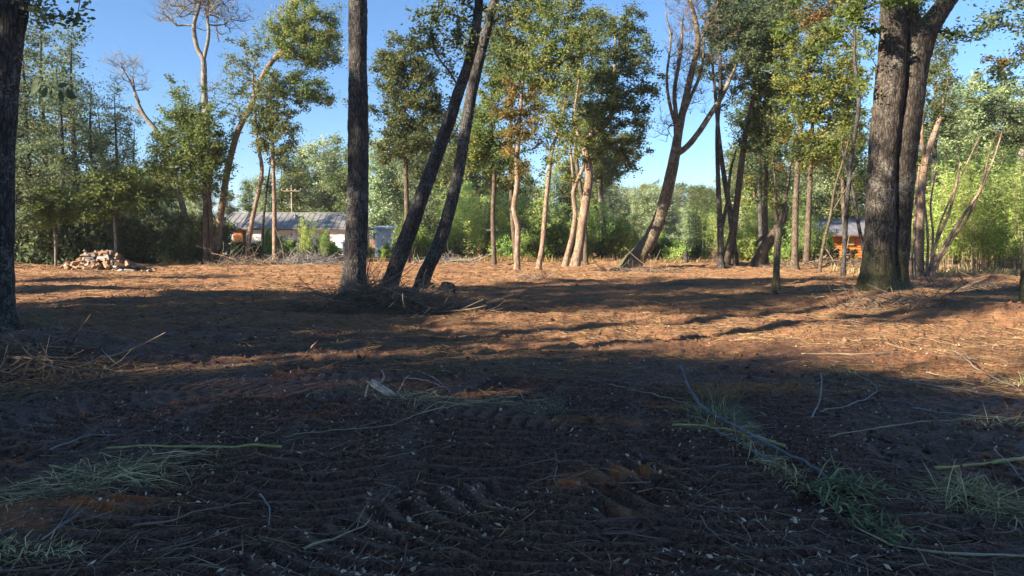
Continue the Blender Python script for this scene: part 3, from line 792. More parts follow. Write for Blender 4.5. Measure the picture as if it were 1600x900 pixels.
T('small_forked_tree', 'small mossy trunk forking at head height, standing forward on the open soil', 23.2, [[(1212, 455, 15), (1213, 430, 10), (1214, 400, 10), (1216, 370, 10), (1217, 350, 9), (1224, 325, 7), (1230, 295, 5), (1236, 250, 3)], [(1216, 352, 7), (1211, 325, 6), (1212, 290, 4), (1206, 240, 2)]],
  [(1208, 285, 24, 30, .9), (1225, 240, 26, 30, .9), (1195, 245, 20, 26, .8), (1215, 200, 28, 28, .8), (1218, 315, 16, 14, .5)], 'leaf_mid', 'bark_lean', dens=15, per=60, sig=.15, L=.085, W=.045, tip=.009)
T('golden_tree', 'mottled trunk under a broad green and gold crown left of the massive double trunk', 36, [[(1241, 424, 14), (1242, 390, 10), (1243, 330, 9), (1246, 270, 8), (1250, 210, 7), (1256, 150, 5), (1262, 90, 3)]],
  [(1265, 85, 36, 34, 1.1), (1300, 110, 36, 40, 1.1), (1265, 150, 44, 34, 1.2), (1310, 175, 36, 30, 1.1), (1245, 200, 36, 30, 1), (1285, 225, 40, 26, 1), (1235, 110, 24, 34), (1325, 140, 16, 30, .9), (1250, 250, 30, 18, .7), (1290, 60, 34, 26)], 'leaf_gold', 'bark_brown', dens=12, per=80, sig=.23, L=.125, W=.07, tip=.014)
T('orange_tree', 'grey trunk with drooping orange tinted sprays', 38, [[(1259, 420, 10), (1262, 370, 9), (1264, 320, 8), (1267, 250, 7), (1270, 180, 5), (1272, 120, 3)]],
  [(1265, 200, 30, 24, .9), (1240, 225, 22, 16, .7), (1285, 250, 24, 14, .6), (1225, 260, 20, 12, .5)], 'leaf_rust', 'bark_brown', dens=11, per=60, sig=.24, L=.13, W=.07, tip=.014)
T('thin_tree', 'thin bowed stem leaning right across the dark cabin roof', 34, [[(1281, 420, 5), (1287, 380, 4.5), (1298, 335, 4), (1304, 295, 3.5), (1318, 250, 3), (1328, 210, 2)], [(1298, 335, 3), (1325, 290, 2), (1340, 260, 1.5)]], [(1325, 230, 18, 26, .6)], 'leaf_gold', 'bark_brown', dens=9, per=18, sig=.2, L=.11, W=.06, twigs=2, tip=.012)
T('thin_tree', 'thin dark stem leaning left across the orange cabin wall', 30, [[(1352, 405, 6), (1343, 360, 5.5), (1338, 330, 5), (1332, 295, 4.5), (1320, 255, 3.5), (1315, 215, 2)], [(1338, 330, 3), (1328, 310, 2.5), (1310, 300, 2)]], [(1316, 225, 20, 30, .6), (1335, 270, 14, 20, .5)], 'leaf_gold', 'bark_dark', dens=9, per=16, sig=.2, L=.11, W=.06, twigs=2, tip=.012)
T('pinkish_tree', 'pinkish trunk close behind the right of the double trunk', 31, [[(1434, 432, 18), (1436, 400, 14), (1437, 350, 13), (1440, 300, 12), (1446, 250, 11), (1458, 215, 9), (1470, 180, 7), (1478, 140, 4)], [(1446, 255, 7), (1440, 215, 6), (1442, 170, 4)]],
  [(1470, 120, 26, 30, .9), (1490, 170, 26, 26, .8), (1450, 150, 16, 36, .8), (1460, 85, 22, 26, .8)], 'leaf_mid', 'bark_tan', dens=11, per=60, sig=.2, L=.11, W=.06, tip=.012)
T('thin_tree', 'reddish thin stems hugging the right flank of the double trunk', 27, [[(1423, 440, 7), (1422, 400, 6), (1421, 350, 5.5), (1424, 300, 5), (1430, 250, 3)], [(1430, 440, 5), (1428, 380, 4.5), (1432, 310, 4), (1436, 260, 2)]], [(1440, 270, 12, 20, .6)], 'leaf_rust', 'bark_tan', dens=9, per=20, sig=.16, L=.1, W=.05, tip=.01)
T('fan_shrub', 'bare fan of long pale stems spreading from one foot in front of the bamboo', 30.5,
  [[(1452, 428, 5), (1463, 380, 4.5), (1482, 335, 4), (1494, 290, 3.5), (1500, 255, 2)], [(1455, 428, 6), (1470, 395, 5.5), (1500, 345, 5), (1530, 300, 4.5), (1552, 250, 3), (1566, 205, 2)], [(1459, 426, 5), (1480, 385, 4.5), (1512, 340, 4), (1535, 285, 3), (1545, 240, 2)],
   [(1448, 428, 4.5), (1450, 380, 4), (1446, 330, 3.5), (1440, 295, 3)], [(1453, 428, 4), (1458, 370, 3.5), (1454, 320, 3), (1462, 270, 2)], [(1456, 427, 4), (1466, 360, 3), (1490, 300, 2.5), (1530, 215, 1.6)]],
  [(1525, 225, 30, 20, .6), (1495, 245, 16, 16, .5), (1560, 210, 14, 16, .4)], None, 'bark_tan', cat='shrub', dens=7, tip=.008, twigs=2, twig_len=.5, start=.6, seg=7, disp=None)
T('edge_tree', 'sunlit mossy trunk cut off by the right edge of the view', 15, [[(1606, 500, 24), (1604, 470, 19), (1606, 420, 18), (1611, 360, 17), (1618, 280, 16), (1626, 180, 15), (1630, 60, 13), (1640, -80, 10), (1650, -200, 6)]],
  [(1575, 60, 50, 34, .9), (1590, 10, 60, 34, 1), (1640, -60, 100, 60), (1570, 110, 30, 14, .6), (1660, 60, 60, 50)], 'leaf_dark', 'bark_grey', dens=9, per=65, sig=.16, L=.085, W=.04, tip=.008, seg=24, step=.08, disp=bark_disp(.06))
T('orange_tree', 'tree with copper orange sprays hanging at the right edge of the view', 24, [[(1640, 440, 12), (1638, 350, 11), (1630, 250, 9), (1615, 160, 7), (1600, 90, 4)]],
  [(1585, 105, 28, 12, .9), (1600, 125, 24, 14, .8), (1560, 90, 18, 10, .6), (1625, 70, 30, 40)], 'leaf_rust', 'bark_brown', dens=12, per=60, sig=.18, L=.1, W=.05, tip=.01)
T('pale_stub_tree', 'white barked trunk slanting up behind the bamboo on the right', 40, [[(1570, 395, 12), (1576, 355, 12), (1582, 320, 12), (1588, 285, 12), (1594, 250, 10), (1604, 200, 6)]], [(1600, 190, 30, 40, 1), (1580, 230, 24, 24, .8), (1560, 180, 26, 30)], 'leaf_dark', 'bark_pale', dens=10, per=70, sig=.26, L=.14, W=.07)
T('tall_tree', 'tall pale green tree filling the gap right of the double trunk', 44, [[(1500, 405, 10), (1502, 330, 9), (1506, 250, 8), (1512, 180, 6), (1520, 120, 3)]],
  [(1540, 150, 40, 34, 1.1), (1510, 190, 40, 36, 1.1), (1560, 200, 44, 36, 1.1), (1530, 245, 54, 30, 1), (1590, 170, 34, 40, 1), (1480, 240, 26, 34)], 'leaf_pale', 'bark_tan', dens=11, per=85, sig=.3, L=.16, W=.08)
T('upright_tree', 'dark green tree showing between the double trunk and the sky gap', 38, [[(1455, 412, 9), (1458, 330, 8), (1460, 240, 7), (1462, 160, 5), (1462, 80, 3)]], [(1462, 100, 20, 34, 1), (1475, 145, 18, 26, 1), (1450, 190, 20, 34, .9), (1470, 205, 24, 26, .9)], 'leaf_dark', 'bark_dark', dens=12, per=75, sig=.25, L=.13, W=.07)
T('green_tree', 'dense green tree with drooping sprays between the leaning trunk and the golden tree', 42, [[(1197, 410, 8), (1196, 330, 7), (1198, 240, 6), (1200, 150, 4), (1200, 60, 2)]], [(1200, 60, 30, 40, 1), (1185, 130, 26, 34, 1), (1220, 150, 26, 34, .9), (1200, 215, 30, 30), (1225, 40, 30, 34, .9), (1170, 60, 24, 36, .9)], 'leaf_mid', 'bark_brown', dens=11, per=75, sig=.27, L=.15, W=.08)
T('green_tree', 'leafy green crown between the curving thin trunk and the wide dense crown', 41, [[(915, 405, 8), (912, 330, 7), (900, 240, 6), (905, 150, 4), (908, 60, 2)]],
  [(905, 60, 34, 34, 1), (880, 20, 30, 30, .9), (925, 30, 24, 30, .9), (850, 160, 30, 40, .9), (910, 200, 34, 34, .9), (900, 120, 34, 34, .9)], 'leaf_mid', 'bark_brown', dens=9, per=70, sig=.28, L=.15, W=.08)
T('green_tree', 'tall crown behind the rusty tree reaching the top of the view', 47, [[(806, 405, 8), (800, 330, 7), (798, 240, 6), (800, 120, 4), (795, 20, 2)]],
  [(800, 40, 32, 40, 1), (820, 100, 30, 34, .9), (785, 110, 24, 36, .8), (835, 0, 34, 30, .8), (760, 70, 24, 30, .7), (800, 270, 40, 30, .7)], 'leaf_gold', 'bark_brown', dens=9, per=70, sig=.3, L=.17, W=.09)
T('dark_slim_tree', 'dark crowned tree at the top of the view right of the forked limbs', 44, [[(1190, 410, 8), (1188, 330, 7), (1186, 240, 6), (1180, 120, 4), (1178, 20, 2)]],
  [(1170, 15, 40, 30, 1.1), (1205, 10, 34, 30, 1), (1140, 0, 30, 26, .9), (1235, 20, 36, 34, 1), (1270, 10, 40, 30, .9), (1160, 180, 26, 34, .8), (1180, 260, 30, 30, .8)], 'leaf_dark', 'bark_dark', dens=10, per=75, sig=.28, L=.15, W=.08)
T('green_tree', 'airy crown above the thin leaning stems left of the double trunk', 41, [[(1322, 412, 7), (1318, 330, 6), (1316, 240, 5), (1318, 120, 3)]],
  [(1320, 140, 30, 40, 1), (1340, 210, 24, 34, .9), (1300, 250, 34, 24, .8), (1335, 80, 24, 34, .9), (1345, 280, 14, 24, .6)], 'leaf_gold', 'bark_brown', dens=9, per=60, sig=.27, L=.14, W=.075)
T('copper_tree', 'tree with coppery top leaves between the golden crown and the double trunk', 30, [[(1318, 420, 7), (1322, 340, 6.5), (1330, 250, 6), (1342, 160, 5.5), (1335, 90, 5), (1338, 30, 3), (1350, -40, 2)]], [(1320, 25, 36, 24, 1), (1285, 35, 30, 22, .9), (1340, -20, 50, 30), (1255, 20, 24, 22, .7)], 'leaf_rust', 'bark_dark', dens=11, per=65, sig=.2, L=.115, W=.06)

# ------------------------------------------------------------------ kinds of tree and shrub that repeat
def proto(name, stems, clumps, leaf, bark, seed, **k):
    rng = np.random.default_rng(seed)
    k.setdefault('seg', 7); k.setdefault('step', .5)
    ta, ca = make_parts([np.array(s, float) for s in stems], clumps, rng, M[leaf], None, **k)
    o = bpy.data.objects.new(name, None); o.empty_display_size = .2
    kids = [('trunk' if 'stem' not in k.get('tag_', '') else 'stem', ta.mesh('trunk', M[bark], True), None)]
    if ca.n: kids.append(('crown', ca.mesh('crown', M[leaf]), 'stuff'))
    return (name, kids)

USED = {}
def put(pr, x, y, sc, rz, label, cat, group, kids_named=None):
    name, kids = pr
    r = empty(name, (x, y, HZ(x, y) - .03), label, cat, group)
    r.rotation_euler = (0, 0, rz); r.scale = sc if isinstance(sc, tuple) else (sc, sc, sc)
    for nm, me, kd in kids:
        c = link(nm, me, r)
        if kd: c['kind'] = kd
    return r

def tall_clumps(h, w, lo, rng, n=9, conic=.5):
    out = []
    for i in range(n):
        f = (i + .5) / n; z = h * (lo + (1 - lo) * f)
        ww = w * (1 - conic * f) * rng.uniform(.7, 1.1)
        a = rng.uniform(0, 6.28); q = ww * rng.uniform(.1, .55)
        out.append(((q * math.cos(a), q * math.sin(a), z), (ww * .75, ww * .75, h * (1 - lo) / n * 1.1), 1.0))
    return out

rg = np.random.default_rng(5)
EVG = [proto('evergreen_tree', [[(0, 0, -.3, .24), (.1, .1, 4, .2), (0, .2, 9, .12), (.1, 0, 13, .03)]], tall_clumps(13.5, 2.9, [.16, .34, .26][i], rg, 8, .5), 'leaf_dark', 'bark_dark', 31 + i, dens=1.7, per=105, sig=.60, L=.20, W=.09, tip=.024, start=.12, flat=.30) for i in range(3)]
WOOD = [proto('wood_tree', [[(0, 0, -.3, .18), (.2, .1, 3, .15), (.3, -.1, 7, .1), (.2, 0, 11, .03)]], tall_clumps(12, 3.2, .10, rg, 10, .35), ['leaf_pale', 'leaf_mid', 'leaf_gold', 'leaf_pale'][i], ['bark_pale', 'bark_brown', 'bark_tan', 'bark_brown'][i], 41 + i, dens=2.6, per=105, sig=.58, L=.26, W=.12, tip=.025, start=.2) for i in range(4)]  # pale leaf colour partly stands in for distance haze
SAP = proto('sapling', [[(0, 0, -.2, .075), (.06, 0, 1.5, .065), (0, .05, 3, .05), (.05, 0, 4.6, .02)]], [((0, 0, 3.4), (1.5, 1.3, .8), 1.3), ((.2, 0, 4.3), (1.0, .9, .7), 1.2), ((-.8, .1, 2.7), (.8, .7, .3), 1)], 'leaf_bright', 'bark_pale', 61, dens=10, per=100, sig=.26, L=.17, W=.085, tip=.01, start=.3, flat=.5)
BUSH = []
for i in range(5):
    rb = np.random.default_rng(70 + i)
    cl = [((rb.normal() * .6, rb.normal() * .6, rb.uniform(.5, 1.5)), (rb.uniform(.5, .9), rb.uniform(.5, .9), rb.uniform(.45, .9)), 1.0) for _ in range(6)]
    st = [[(0, 0, -.2, .03), (rb.normal() * .3, rb.normal() * .3, .7, .022), (rb.normal() * .6, rb.normal() * .6, 1.5, .01)] for _ in range(4)]
    BUSH.append(proto('bush', st, cl, ['leaf_shrub', 'leaf_bamboo', 'leaf_bright', 'leaf_dark', 'leaf_bright'][i], 'bark_brown', 80 + i, dens=12, per=90, sig=.24, L=.17, W=.08, tip=.009, start=.1))
def bamboo_proto(seed, n=16, hmax=4.2, leaf='leaf_bamboo', spread=.5, nl=60, L=.20, lean=.5):
    rng = np.random.default_rng(seed); ta, ca = Acc(), Acc()
    for _ in range(n):
        b = rng.normal(size=2) * spread * .45; v = rng.normal(size=2) * lean; h = hmax * rng.uniform(.55, 1.05)
        f = np.linspace(0, 1, 7)[:, None]
        Q = np.hstack([b[None] + v[None] * f ** 2.0, h * (f - .10 * f ** 3 * np.linalg.norm(v)) - .1 * (f == 0), .014 * (1 - .75 * f)])
        tube(ta, Q, 4, None, cap=False)
        for _k in range(nl // 4):
            t = rng.uniform(.18, 1.0); i = min(5, int(t * 6)); g = t * 6 - i
            c = Q[i, :3] * (1 - g) + Q[i + 1, :3] * g
            m = int(rng.integers(4, 9)); pts = c + rng.normal(size=(m, 3)) * np.array([.16, .16, .10]) * (1.1 - .4 * t)
            leaves(ca, pts, L, L * .17, rng, .4, np.clip(rng.uniform(.2, .8) + rng.normal(size=m) * .2, 0, 1), .45)
    return ('bamboo', [('culms', ta.mesh('culms', M['bark_tan'], True), 'stuff'), ('foliage', ca.mesh('foliage', M[leaf]), 'stuff')])
BAM = [bamboo_proto(90 + i, 18, 4.4 + .3 * i, 'leaf_bamboo', .6 + .1 * i, 110) for i in range(3)] + [bamboo_proto(95, 14, 3.2, 'leaf_bright', .7, 70, .26, .7)]
for nm, kids in BUSH + [SAP]:
    pass

rl = random.Random(8)
PLACES = [(110, 'left of the firewood heap'), (230, 'behind the firewood heap'), (345, 'between the firewood heap and the grey house'), (545, 'in front of the grey roofed house'), (650, 'beside the white hut'),
          (800, 'between the leaning trunks and the rusty tree'), (910, 'behind the rusty and tan trunks'), (1000, 'between the tan tree and the forked trunk'), (1120, 'just right of the forked leaning trunk'),
          (1240, 'behind the dead broken trunk'), (1350, 'in front of the orange log cabin'), (1490, 'just right of the double trunk'), (1900, 'at the far right of the grove')]
ORD = ['leftmost', 'second', 'third', 'fourth', 'fifth', 'sixth', 'seventh', 'eighth', 'ninth', 'tenth', 'eleventh', 'twelfth', 'thirteenth', 'fourteenth']
KEPT = []
def keep_place(o, px, noun):
    KEPT.append((o, px, noun)); return o
def name_places():
    bins = {}
    for o, px, noun in KEPT:
        k = next(i for i, (e, _) in enumerate(PLACES) if px < e); bins.setdefault((noun, k), []).append((px, o))
    for (noun, k), v in bins.items():
        v.sort(key=lambda t: t[0])
        for i, (_, o) in enumerate(v):
            o['label'] = noun + ' ' + PLACES[k][1] if len(v) == 1 else f'{ORD[i]} {noun}' + (' from the left ' if i else ' ') + PLACES[k][1]
# the dark wood at the left: each trunk its own tree
def at_px(px, d): return P(px, 370, d)[0]
for k, (px, d, top, kd, wx) in enumerate([(-10, 40, 40, 0, 1.1), (45, 47, 60, 1, 1.0), (75, 54, 30, 2, 1.1), (100, 46, 95, 0, .9), (120, 52, 60, 1, 1.0), (150, 50, 130, 2, .9), (185, 52, 140, 0, .85), (215, 56, 190, 1, .8),
                                           (30, 60, 85, 2, 1.0), (-60, 48, 20, 1, 1.2), (250, 58, 225, 0, .8), (5, 52, 110, 2, 1.), (270, 64, 250, 1, .8), (160, 62, 165, 1, 1.0)]):
    h = (HORIZON - top) / FPX * d + CAMZ
    s = h / 13.5
    o_ = put(EVG[kd], at_px(px, d), d, (s * wx * .95, s * wx * .95, s), rl.uniform(0, 6.28), 'dark evergreen tree of the dense wood behind the firewood heap' if k > 2 else
        ['dark evergreen tree half hidden by the cut off trunk', 'evergreen tree with stepped branches beside the cut off trunk', 'highest evergreen crown of the left wood'][k], 'tree', 'evergreens of the left wood')
    if k > 2: keep_place(o_, px, 'dark evergreen tree')
for k, (px, d, top, lab) in enumerate([(178, 42.5, 262, 'thin white stemmed sapling right behind the log heap, fresh green leaves'), (85, 42, 285, 'thin pale stemmed sapling left of the log heap against the dark wood'), (235, 50, 255, 'bright green sapling between the log heap and the bushy crown')]):
    h = (HORIZON - top) / FPX * d + CAMZ
    put(SAP, at_px(px, d), d, (h / 5 * 1.1, h / 5 * 1.1, h / 5), rl.uniform(0, 6), lab, 'sapling', 'young trees at the left wood')
# undergrowth below the left wood, darker leaf colour standing in for its shade
for k in range(26):
    px = 20 + k * 12 + rl.uniform(-8, 8); d = rl.uniform(46.5, 50)
    s = rl.uniform(.9, 1.7)
    keep_place(put(BUSH[3], at_px(px, d), d, (s, s, s * rl.uniform(.9, 1.5)), rl.uniform(0, 6), 'dark leafy bush in the undergrowth below the left wood', 'bush', 'bushes under the left wood'), px, 'dark leafy bush')
# shrubs along the far edge of the clearing
for k in range(46):
    px = 335 + k * 22 + rl.uniform(-12, 12); d = rl.uniform(50, 57)
    if 1140 < px < 1320: d = rl.uniform(46, 52)
    s = rl.uniform(.65, 1.15)
    if 345 < px < 640: s *= .62
    if 990 < px < 1110: s *= .7; d += 2
    if 1285 < px < 1350: s *= .45
    keep_place(put(BUSH[[0, 1, 2, 4, 1, 0, 3][k % 7]], at_px(px, d), d, (s, s, s * rl.uniform(.9, 1.35)), rl.uniform(0, 6), 'leafy green bush in the hedge along the far edge of the clearing', 'bush', 'bushes along the far edge'), px, ['green leafy hedge bush', 'pale hedge bush', 'bright green hedge bush', 'bright green hedge bush', 'pale hedge bush', 'green leafy hedge bush', 'dark hedge bush'][k % 7])
for k, (px, d, h) in enumerate([(452, 52, .62), (478, 51, .75), (508, 51, .5), (634, 50, .95), (560, 50, .8), (700, 54, 1.2), (725, 53, 1.3), (745, 52, 1.1), (765, 53, .95), (790, 54, 1.2), (815, 55, 1.3), (830, 54, 1.2), (860, 54, 1.1), (880, 55, 1.1), (915, 53, 1.05), (940, 54, 1.0), (960, 52, .95), (985, 53, .9),
                                   (1095, 56, 1.0), (1110, 55, 1.15), (1160, 52, 1.0), (1180, 50, 1.1), (1210, 50, 1.0), (1235, 50, 1.1), (1270, 48, 1.0), (845, 56, 1.4), (735, 56, 1.4), (1255, 47, .9)]):
    keep_place(put(BAM[[3, 0, 1, 2][k % 4]], at_px(px, d), d, (h * 1.1, h * 1.1, h), rl.uniform(0, 6), 'upright feathery green shrub along the far edge of the clearing', 'shrub', 'upright shrubs along the far edge'), px, 'feathery upright shrub')
for k, (px, d, h) in enumerate([(1425, 36, .9), (1460, 37, 1.0), (1480, 35, 1.15), (1500, 37, 1.3), (1520, 34, 1.1), (1540, 36, 1.35), (1560, 34, 1.15), (1580, 36, 1.3), (1600, 33, 1.1), (1620, 35, 1.2), (1515, 40, 1.5), (1550, 41, 1.55), (1590, 41, 1.5), (1470, 41, 1.4), (1640, 37, 1.2), (1440, 42, 1.2)]):
    keep_place(put(BAM[k % 3], at_px(px, d), d, (h * 1.05, h * 1.05, h), rl.uniform(0, 6), 'pale green bamboo clump in the sunlit grove right of the double trunk', 'bamboo', 'bamboo clumps right of the double trunk'), px, 'tall pale bamboo clump' if h > 1.25 else 'low pale bamboo clump')
name_places()
# the sunlit wood beyond
spec = []
for k in range(40):
    px = 430 + k * 22 + rl.uniform(-14, 14); d = rl.uniform(74, 105)
    if 950 < px < 1120: continue
    top = rl.uniform(205, 285) if px < 990 else rl.uniform(200, 300)
    if px < 560: top = rl.uniform(225, 290)
    spec.append((px, d, top))
spec += [(505, 88, 212), (525, 95, 235), (470, 92, 262), (600, 80, 215), (655, 76, 195), (700, 82, 190), (745, 84, 170), (330, 90, 290), (290, 92, 280), (360, 96, 300), (390, 85, 285)]
for k in range(34):
    spec.append((940 + k * 6.2 + rl.uniform(-8, 8), rl.uniform(110, 190), rl.uniform(282, 330)))
for k in range(26):
    spec.append((1150 + k * 22 + rl.uniform(-10, 10), rl.uniform(62, 95), rl.uniform(170, 280)))
for k in range(14):
    spec.append((-40 + k * 26 + rl.uniform(-10, 10), rl.uniform(75, 100), rl.uniform(235, 300)))
for k in range(30):
    spec.append((420 + k * 42 + rl.uniform(-16, 16), rl.uniform(140, 230), rl.uniform(292, 325)))
for k, (px, d, top) in enumerate(spec):
    h = (HORIZON - top) / FPX * d + CAMZ
    s = h / 12.2; w = s * rl.uniform(.8, 1.15) * (1.25 if d > 105 else 1)
    put(WOOD[k % 4], at_px(px, d), d, (w, w, s), rl.uniform(0, 6.28), 'tree of the far sunlit wood beyond the clearing and the houses', 'tree', 'trees of the far wood')
# the trees left of the view whose shade lies across the foreground
rs = np.random.default_rng(17)
def high_clumps(z0, z1, w, n, rng):
    return [((w * .6 * rng.normal(), w * .6 * rng.normal(), z0 + (z1 - z0) * (i + .5) / n), (w * .8, w * .8, (z1 - z0) / n * .8), 1.0) for i in range(n)]
def shade_tree(x, y, z0, z1, w, n, leaf='leaf_mid', dens=1.7):
    pr = proto('tall_tree', [[(0, 0, -.3, .26), (.1, .1, z0 * .5, .2), (0, .2, z0, .15), (.1, 0, z1, .03)]], high_clumps(z0, z1, w, n, rs), leaf, 'bark_dark', int(rs.integers(1e6)), dens=dens, per=110, sig=.66, L=.28, W=.14, tip=.03, start=.4)
    put(pr, x, y, 1.0, 0, 'broad leafy tree outside the view at the left whose shade falls on the field', 'tree', 'trees outside the view at the left')
# a row behind the camera's left: its shade ends at the sunlit band in front
for x, z1 in [(-38, 12.6), (-33.5, 13.1), (-29, 12.4), (-25, 13.0), (-21, 12.4), (-17, 12.7), (-13, 11.6), (-9.5, 11)]:
    shade_tree(x, -8 + rs.uniform(-.8, .8), 2.5, z1 - .2, 2.4, 8, dens=3.6)
for x in (-36, -30, -24.5, -19, -14):
    shade_tree(x, -12.5, 4.5, 13.2, 2.5, 6, dens=3.6)
# tall ones with high crowns beyond the left edge of the view
for x, y, z0, z1, w, n in [(-33, 4, 7.5, 19, 1.9, 6), (-28.5, 4.6, 6.5, 19.5, 1.8, 6), (-24, 3.4, 5.0, 17, 1.7, 6), (-19.8, 4.4, 5.0, 16, 1.6, 5), (-17, 6.2, 4.2, 7.5, 1.2, 2), (-15.2, 3.6, 9.2, 13.6, 1.6, 3), (-11.0, 4.0, 9.4, 13.0, 1.5, 3), (-22, 7.5, 4.6, 9, 1.3, 2),
                         (-30, 12, 5, 9, 1.6, 3), (-26, 15, 3, 6, 1.3, 2), (-31, 21, 3, 6.5, 1.2, 2), (-38, 17, 7, 12, 1.6, 3), (-27, 9, 8, 14, 1.6, 3), (-39, 36.5, 6, 11, 1.8, 3)]:
    shade_tree(x, y, z0, z1, w, n, dens=2.5)
shade_tree(-15.8, 3.2, 12.5, 20, 1.5, 4, dens=.5)  # unseen sparse crown added to dapple the double trunk
for x, y, z0, z1, w, n in [(-20.5, 5.0, 4.0, 8.2, 1.5, 3), (-16.4, 5.6, 3.9, 7.4, 1.3, 3), (-24.5, 5.6, 4.0, 8.5, 1.6, 3), (-13.4, 5.4, 4.2, 6.4, 1.0, 2)]:
    shade_tree(x, y, z0, z1, w, n, dens=3.2)

# ------------------------------------------------------------------ materials of the small things
M['wood_pale'] = plain_mat('split_wood', (.14, .078, .043), (.43, .275, .16), 9, .85, .3, use_tint=True)
M['twig'] = plain_mat('dry_twigs', (.06, .04, .03), (.36, .27, .19), 12, .9, use_tint=True)
M['twig_grey'] = plain_mat('grey_twigs', (.10, .09, .085), (.40, .37, .34), 12, .9, use_tint=True)
M['chip'] = plain_mat('fallen_leaves', (.13, .08, .05), (.72, .57, .42), 20, .7, use_tint=True)
M['straw'] = plain_mat('straw', (.12, .070, .035), (.42, .28, .14), 14, .85, use_tint=True)
M['drygrass'] = leaf_mat('dry_grass', [(0, (0.176, 0.130, 0.054)), (.6, (0.365, 0.267, 0.102)), (1, (0.567, 0.429, 0.180))], .3)
M['grass'] = leaf_mat('green_grass', [(0, (0.075, 0.098, 0.053)), (.6, (0.180, 0.210, 0.106)), (1, (0.405, 0.392, 0.200))], .25)
M['hay'] = leaf_mat('withered_grass', [(0, (0.188, 0.175, 0.076)), (.5, (0.460, 0.392, 0.189)), (1, (0.800, 0.666, 0.360))], .25)
M['cane'] = plain_mat('green_cane', (.19, .18, .06), (.44, .40, .15), 9, .5, use_tint=False, stretch=(1, 1, 1))
M['cane_dry'] = plain_mat('dry_cane', (.20, .16, .09), (.42, .36, .22), 5, .6)
M['cane_blue'] = plain_mat('weathered_pole', (.06, .06, .07), (.19, .19, .22), 5, .6)
M['bonewood'] = plain_mat('bleached_wood', (.20, .16, .12), (.55, .48, .40), 14, .8, .4, stretch=(1, 1, 1))
M['white_wall'] = plain_mat('white_wall_paint', (.66, .63, .58), (.80, .78, .74), 2, .8)
M['roof_metal'] = plain_mat('grey_roof_sheet', (.17, .17, .165), (.27, .265, .255), 1.2, .55, spec=.4)
M['roof_dark'] = plain_mat('dark_roof_sheet', (.12, .125, .14), (.20, .20, .22), 1.2, .55, spec=.4)
M['log_orange'] = plain_mat('orange_varnished_logs', (.42, .13, .03), (.62, .22, .05), 4, .5, .2)
M['door_brown'] = plain_mat('brown_boards', (.30, .11, .04), (.42, .17, .06), 5, .6)
M['fascia'] = plain_mat('dark_fascia_board', (.10, .06, .04), (.16, .09, .06), 5, .6)
M['shutter'] = plain_mat('ochre_boards', (.22, .16, .06), (.30, .23, .09), 5, .6)
M['glass_dark'] = plain_mat('dark_window_glass', (.02, .025, .03), (.03, .035, .04), 2, .1, spec=.6)
M['paint_blue'] = plain_mat('pale_blue_board', (.50, .60, .70), (.60, .69, .77), 2, .6)
M['pole_wood'] = plain_mat('pole_wood', (.26, .20, .14), (.38, .30, .22), 6, .85)
M['wire'] = plain_mat('power_line', (.10, .10, .10), (.16, .16, .16), 6, .5)
M['car_white'] = plain_mat('white_car_paint', (.72, .72, .72), (.78, .78, .78), 2, .3, spec=.5)
M['tyre'] = plain_mat('black_rubber', (.02, .02, .02), (.03, .03, .03), 8, .8)

def gz(px, py):
    x, y = G(px, py); return np.array([x, y, HZ(x, y)])

def one(name, acc, mat, label, cat, group=None, smooth=True):
    V = np.concatenate(acc.v); c = V.mean(0); c[2] = V[:, 2].min()
    acc.v = [v - c for v in acc.v]
    return tagp(link(name, acc.mesh(name, M[mat], smooth), None, tuple(c)), label, cat, group)

# ------------------------------------------------------------------ houses, shed, pole
def part(name, mat, parent, fn, smooth=False):
    a = Acc(); fn(a); return link(name, a.mesh(name, M[mat], smooth), parent)

def roof_slab(a, p0, p1, p2, p3, t=.10):
    q = np.array([p0, p1, p2, p3], float); a.add(np.vstack([q - [0, 0, t], q]), BOXQ)

def tri_slab(a, p0, p1, p2, t=.1):
    q = np.array([p0, p1, p2], float); v = np.vstack([q - [0, 0, t], q])
    a.add(v, [[0, 1, 4, 3], [1, 2, 5, 4], [2, 0, 3, 5]], [[0, 2, 1], [3, 4, 5]])

def hip_roof(parent, x0, x1, y0, y1, ze, zr, hipl, hipr, ov=.45, mat='roof_metal', ribs=True):
    X0, X1, Y0, Y1 = x0 - ov, x1 + ov, y0 - ov, y1 + ov; ym = (Y0 + Y1) / 2
    a, b = (X0 + hipl, ym, zr), (X1 - hipr, ym, zr)
    def f(ac):
        roof_slab(ac, (X0, Y0, ze), (X1, Y0, ze), b, a)
        roof_slab(ac, (X1, Y1, ze), (X0, Y1, ze), a, b)
        if hipl > .1: tri_slab(ac, (X0, Y1, ze), (X0, Y0, ze), a)
        if hipr > .1: tri_slab(ac, (X1, Y0, ze), (X1, Y1, ze), b)
    r = part('roof', mat, parent, f)
    def cap(ac):
        for p, q in ((a, b), (a, (X0, Y0, ze)), (b, (X1, Y0, ze))):
            tube(ac, [[p[0], p[1], p[2] + .02, .07], [q[0], q[1], q[2] + .02, .07]], 6)
    part('ridge_cap', mat, r, cap)
    def rib(ac):
        n = int((X1 - X0) / .55)
        for i in range(1, n):
            x = X0 + (X1 - X0) * i / n
            top = 1.0
            if x < a[0]: top = (x - X0) / max(hipl, 1e-3)
            if x > b[0]: top = (X1 - x) / max(hipr, 1e-3)
            zt = ze + (zr - ze) * top; yt = Y0 + (ym - Y0) * top
            tube(ac, [[x, Y0, ze + .015, .022], [x, yt, zt + .015, .022]], 4, cap=False)
    if ribs: part('seams', mat, r, rib)['kind'] = 'stuff'
    part('fascia', 'fascia', r, lambda ac: (box(ac, X0, X1, Y0 - .03, Y0 - .004, ze - .17, ze - .05)))
    return r

